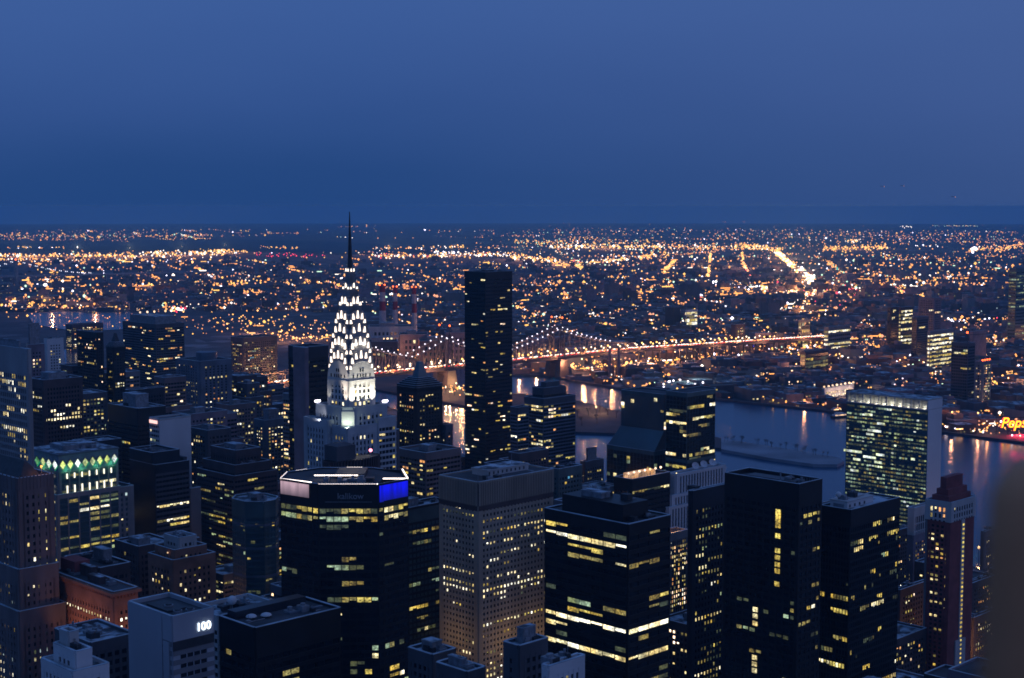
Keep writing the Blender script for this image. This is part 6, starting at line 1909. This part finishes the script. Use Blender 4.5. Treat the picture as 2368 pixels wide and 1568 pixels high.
band(1180, 712, 1260, 725, 14, 3, 'O', 1.2, 1.8); band(1740, 808, 1765, 806, 8, 1, 'b', 1.3, 2.0)
band(0, 712, 290, 716, 90, 3.0, 'oOOyy', 1.3, 2.2); band(60, 640, 190, 652, 40, 6, 'oyp', 1.1, 1.8); band(70, 663, 110, 663, 3, 1, 'v', 2.4, 3.2)
band(540, 790, 700, 770, 90, 10.0, 'ooOyp', 1.2, 2.1) if False else None
# left bank beyond the near towers, seen over the roofs (upper east side streets)
def uband(x0, y0, x1, y1, n, th, keys, r0, r1, h):
    for i in range(n):
        t = R(); px_, py_ = x0 + (x1 - x0) * t + U(-3, 3), y0 + (y1 - y0) * t + random.gauss(0, th)
        g = gp(px_, py_); d = math.hypot(g.x, g.y); L.append((g.x, g.y, h, U(r0, r1) * d / F, pal_pick(keys)))
uband(480, 745, 800, 770, 110, 12, 'ooOyyp', 1.2, 2.1, 9); uband(560, 790, 760, 790, 60, 6, 'oOOp', 1.2, 2.1, 9); uband(0, 725, 560, 770, 110, 14, 'oopyd', 1.1, 1.8, 9)
uband(536, 858, 622, 861, 46, 1.6, 'vv', 1.3, 2.0, 20); uband(536, 868, 630, 874, 50, 3, 'ooOr', 1.2, 2.0, 15); uband(395, 740, 435, 738, 30, 5, 'OwrO', 1.5, 2.4, 30)
uband(420, 900, 660, 1000, 60, 20, 'oyp', 1.0, 1.6, 40)
uband(1020, 905, 1072, 915, 30, 6, 'oyOg', 1.2, 2.0, 9)
L.sort(key=lambda t: t[1])
# the largest 300 as lamps of their own, the rest as one mass
lmesh = {}
order = sorted(range(len(L)), key=lambda i: -L[i][3] / L[i][1])
big = set(order[:300])
stuffL = MB()
KN = {'o': 'orange', 'O': 'bright orange', 'y': 'yellow', 'p': 'peach', 'w': 'white', 'v': 'violet-white', 'g': 'greenish', 'r': 'red', 'd': 'dim orange', 'c': 'cyan', 'b': 'blue'}
for i, (x, y, z, r_, k) in enumerate(L):
    if i in big:
        if k not in lmesh:
            mb = MB(); mb.ball((0, 0, 0), 1, OL[k], 8, 6); mb.tube((0, 0, -1), (0, 0, -4), .1, DMETAL, 4); lmesh[k] = mb.mesh('street_lamp')
        o = bpy.data.objects.new('street_lamp', lmesh[k]); COL.objects.link(o); o.location = (x, y, z); o.scale = (r_, r_, r_)
        if k in 'oOyp' and i % 3 == 0: light('POINT', (0, 0, 2.5), (1, .42, .16), 22000 * (y / 3000) ** 2, o, 1.5)
        tag(o, f'{KN[k]} street lamp glowing in the far city across the river', 'lamp', f'{KN[k]} street lamps of the far city')
    else:
        q = R()
        if q < .07 and k in 'wygoO' and y < 9000:      # lit shopfronts, signs and loading bays
            w_ = U(2, 5.5) * r_; stuffL.obox((x, y), QU, QV * -1, -w_, w_, 0, 1.5, z - r_ * .5, z + r_ * .5, OL[k])
        else:
            stuffL.octa((x, y, z), r_ * 1.15 * (1 if q < .55 else U(.5, .85) if q < .94 else 1.6), OL[k])
o = stuffL.build('street_lights'); tag(o, 'thousands of orange and white street lights spread over the far city', 'lights', kind='stuff')
print('lamps', len(L), 'low buildings', len(spots))
# added masts, standing in for the summed glow of the far street lamps
zones = [(60, 593, 3e6), (180, 593, 3e6), (300, 593, 3e6), (420, 590, 3e6), (520, 585, 2e6), (900, 590, 2e6), (1050, 590, 2e6), (1200, 600, 2.5e6), (1300, 612, 2.5e6), (1400, 575, 3e6), (1640, 620, 8e5), (1725, 620, 8e5),
         (1810, 598, 1.5e6), (1840, 625, 1.5e6), (1870, 650, 1.5e6), (1800, 680, 8e5), (1855, 690, 8e5), (1860, 725, 5e5), (1960, 575, 3e6), (1345, 858, 5e4), (1375, 862, 4e4), (1420, 858, 4e4), (1470, 862, 1.2e5), (1500, 858, 1.2e5),
         (1700, 815, 7e4), (1790, 800, 9e4), (1900, 800, 9e4), (2010, 770, 1e5), (2200, 990, 9e3), (2260, 992, 9e3), (2330, 905, 6e4), (2340, 770, 1e5), (1200, 850, 6e4), (1240, 858, 6e4), (980, 825, 1e5), (1040, 820, 1e5), (920, 835, 7e4),
         (650, 790, 1.2e5), (720, 782, 1.2e5), (600, 770, 1.2e5), (120, 714, 2e5), (220, 714, 2e5), (1840, 870, 3e4), (1940, 845, 4e4), (2080, 860, 4e4), (2160, 700, 2e5), (2100, 680, 2e5), (1560, 840, 4e4), (1640, 830, 4e4), (590, 865, 4e4)]
for (x, y, p) in zones:
    g = gp(x, y); hh = 26 if y > 760 else 60
    mast((g.x, g.y, g.z), hh - 4, (1, .42, .20), p, 'added tall mast standing in for the summed glow of far street lamps', r=1.3, em=OL['O'])
# street lamps down in the gaps of the near city
for i in range(-2, 22):
    for j in range(2, 22):
        p = S_ * (i * 125.0 + 8) + A_ * (j * 82.0 + 10)
        if not (820 < p.y < 1700): continue
        sx, sy = proj((p.x, p.y, 9))
        if not (0 < sx < 2360) or sy > 1620 or R() > .5: continue
        if any((p.x - f[0]) ** 2 + (p.y - f[1]) ** 2 < (f[2] * .75) ** 2 for f in FOOT) or inpoly(p, RIVER): continue
        mast((p.x, p.y, 0), 9, (1, .5, .2), 9000, 'street lamp glowing between the blocks of the near city', r=.6, em=OL['o'], group='street lamps of the near city')
# three aircraft low over the right horizon
for i, (x, y, Yd) in enumerate([(2040, 431, 14000), (2086, 430, 15000), (2204, 455, 13000)]):
    z = hz(y, Yd); w = W(x, Yd, z); root = empty('aircraft', (w.x, w.y, w.z), .4, ['left of two tiny aircraft lights high over the right horizon', 'right of two tiny aircraft lights high over the right horizon', 'lowest lone aircraft light over the right horizon'][i], 'aircraft')
    mb = MB(); mb.tube((-20, 0, 0), (20, 0, 0), 2.0, GRY, 8, 1.2); mb.hexa([(-2, -18, -.3), (4, -18, -.3), (6, 18, -.3), (-1, 18, -.3), (-2, -18, .3), (4, -18, .3), (6, 18, .3), (-1, 18, .3)], GRY); mb.box(-20, -.4, 0, -15, .4, 7, GRY); mb.build('airframe', root)
    mb = MB(); mb.ball((20, 0, -2), 2.6, OL['p']); mb.build('landing_light', root)
print('objects', len(bpy.data.objects))
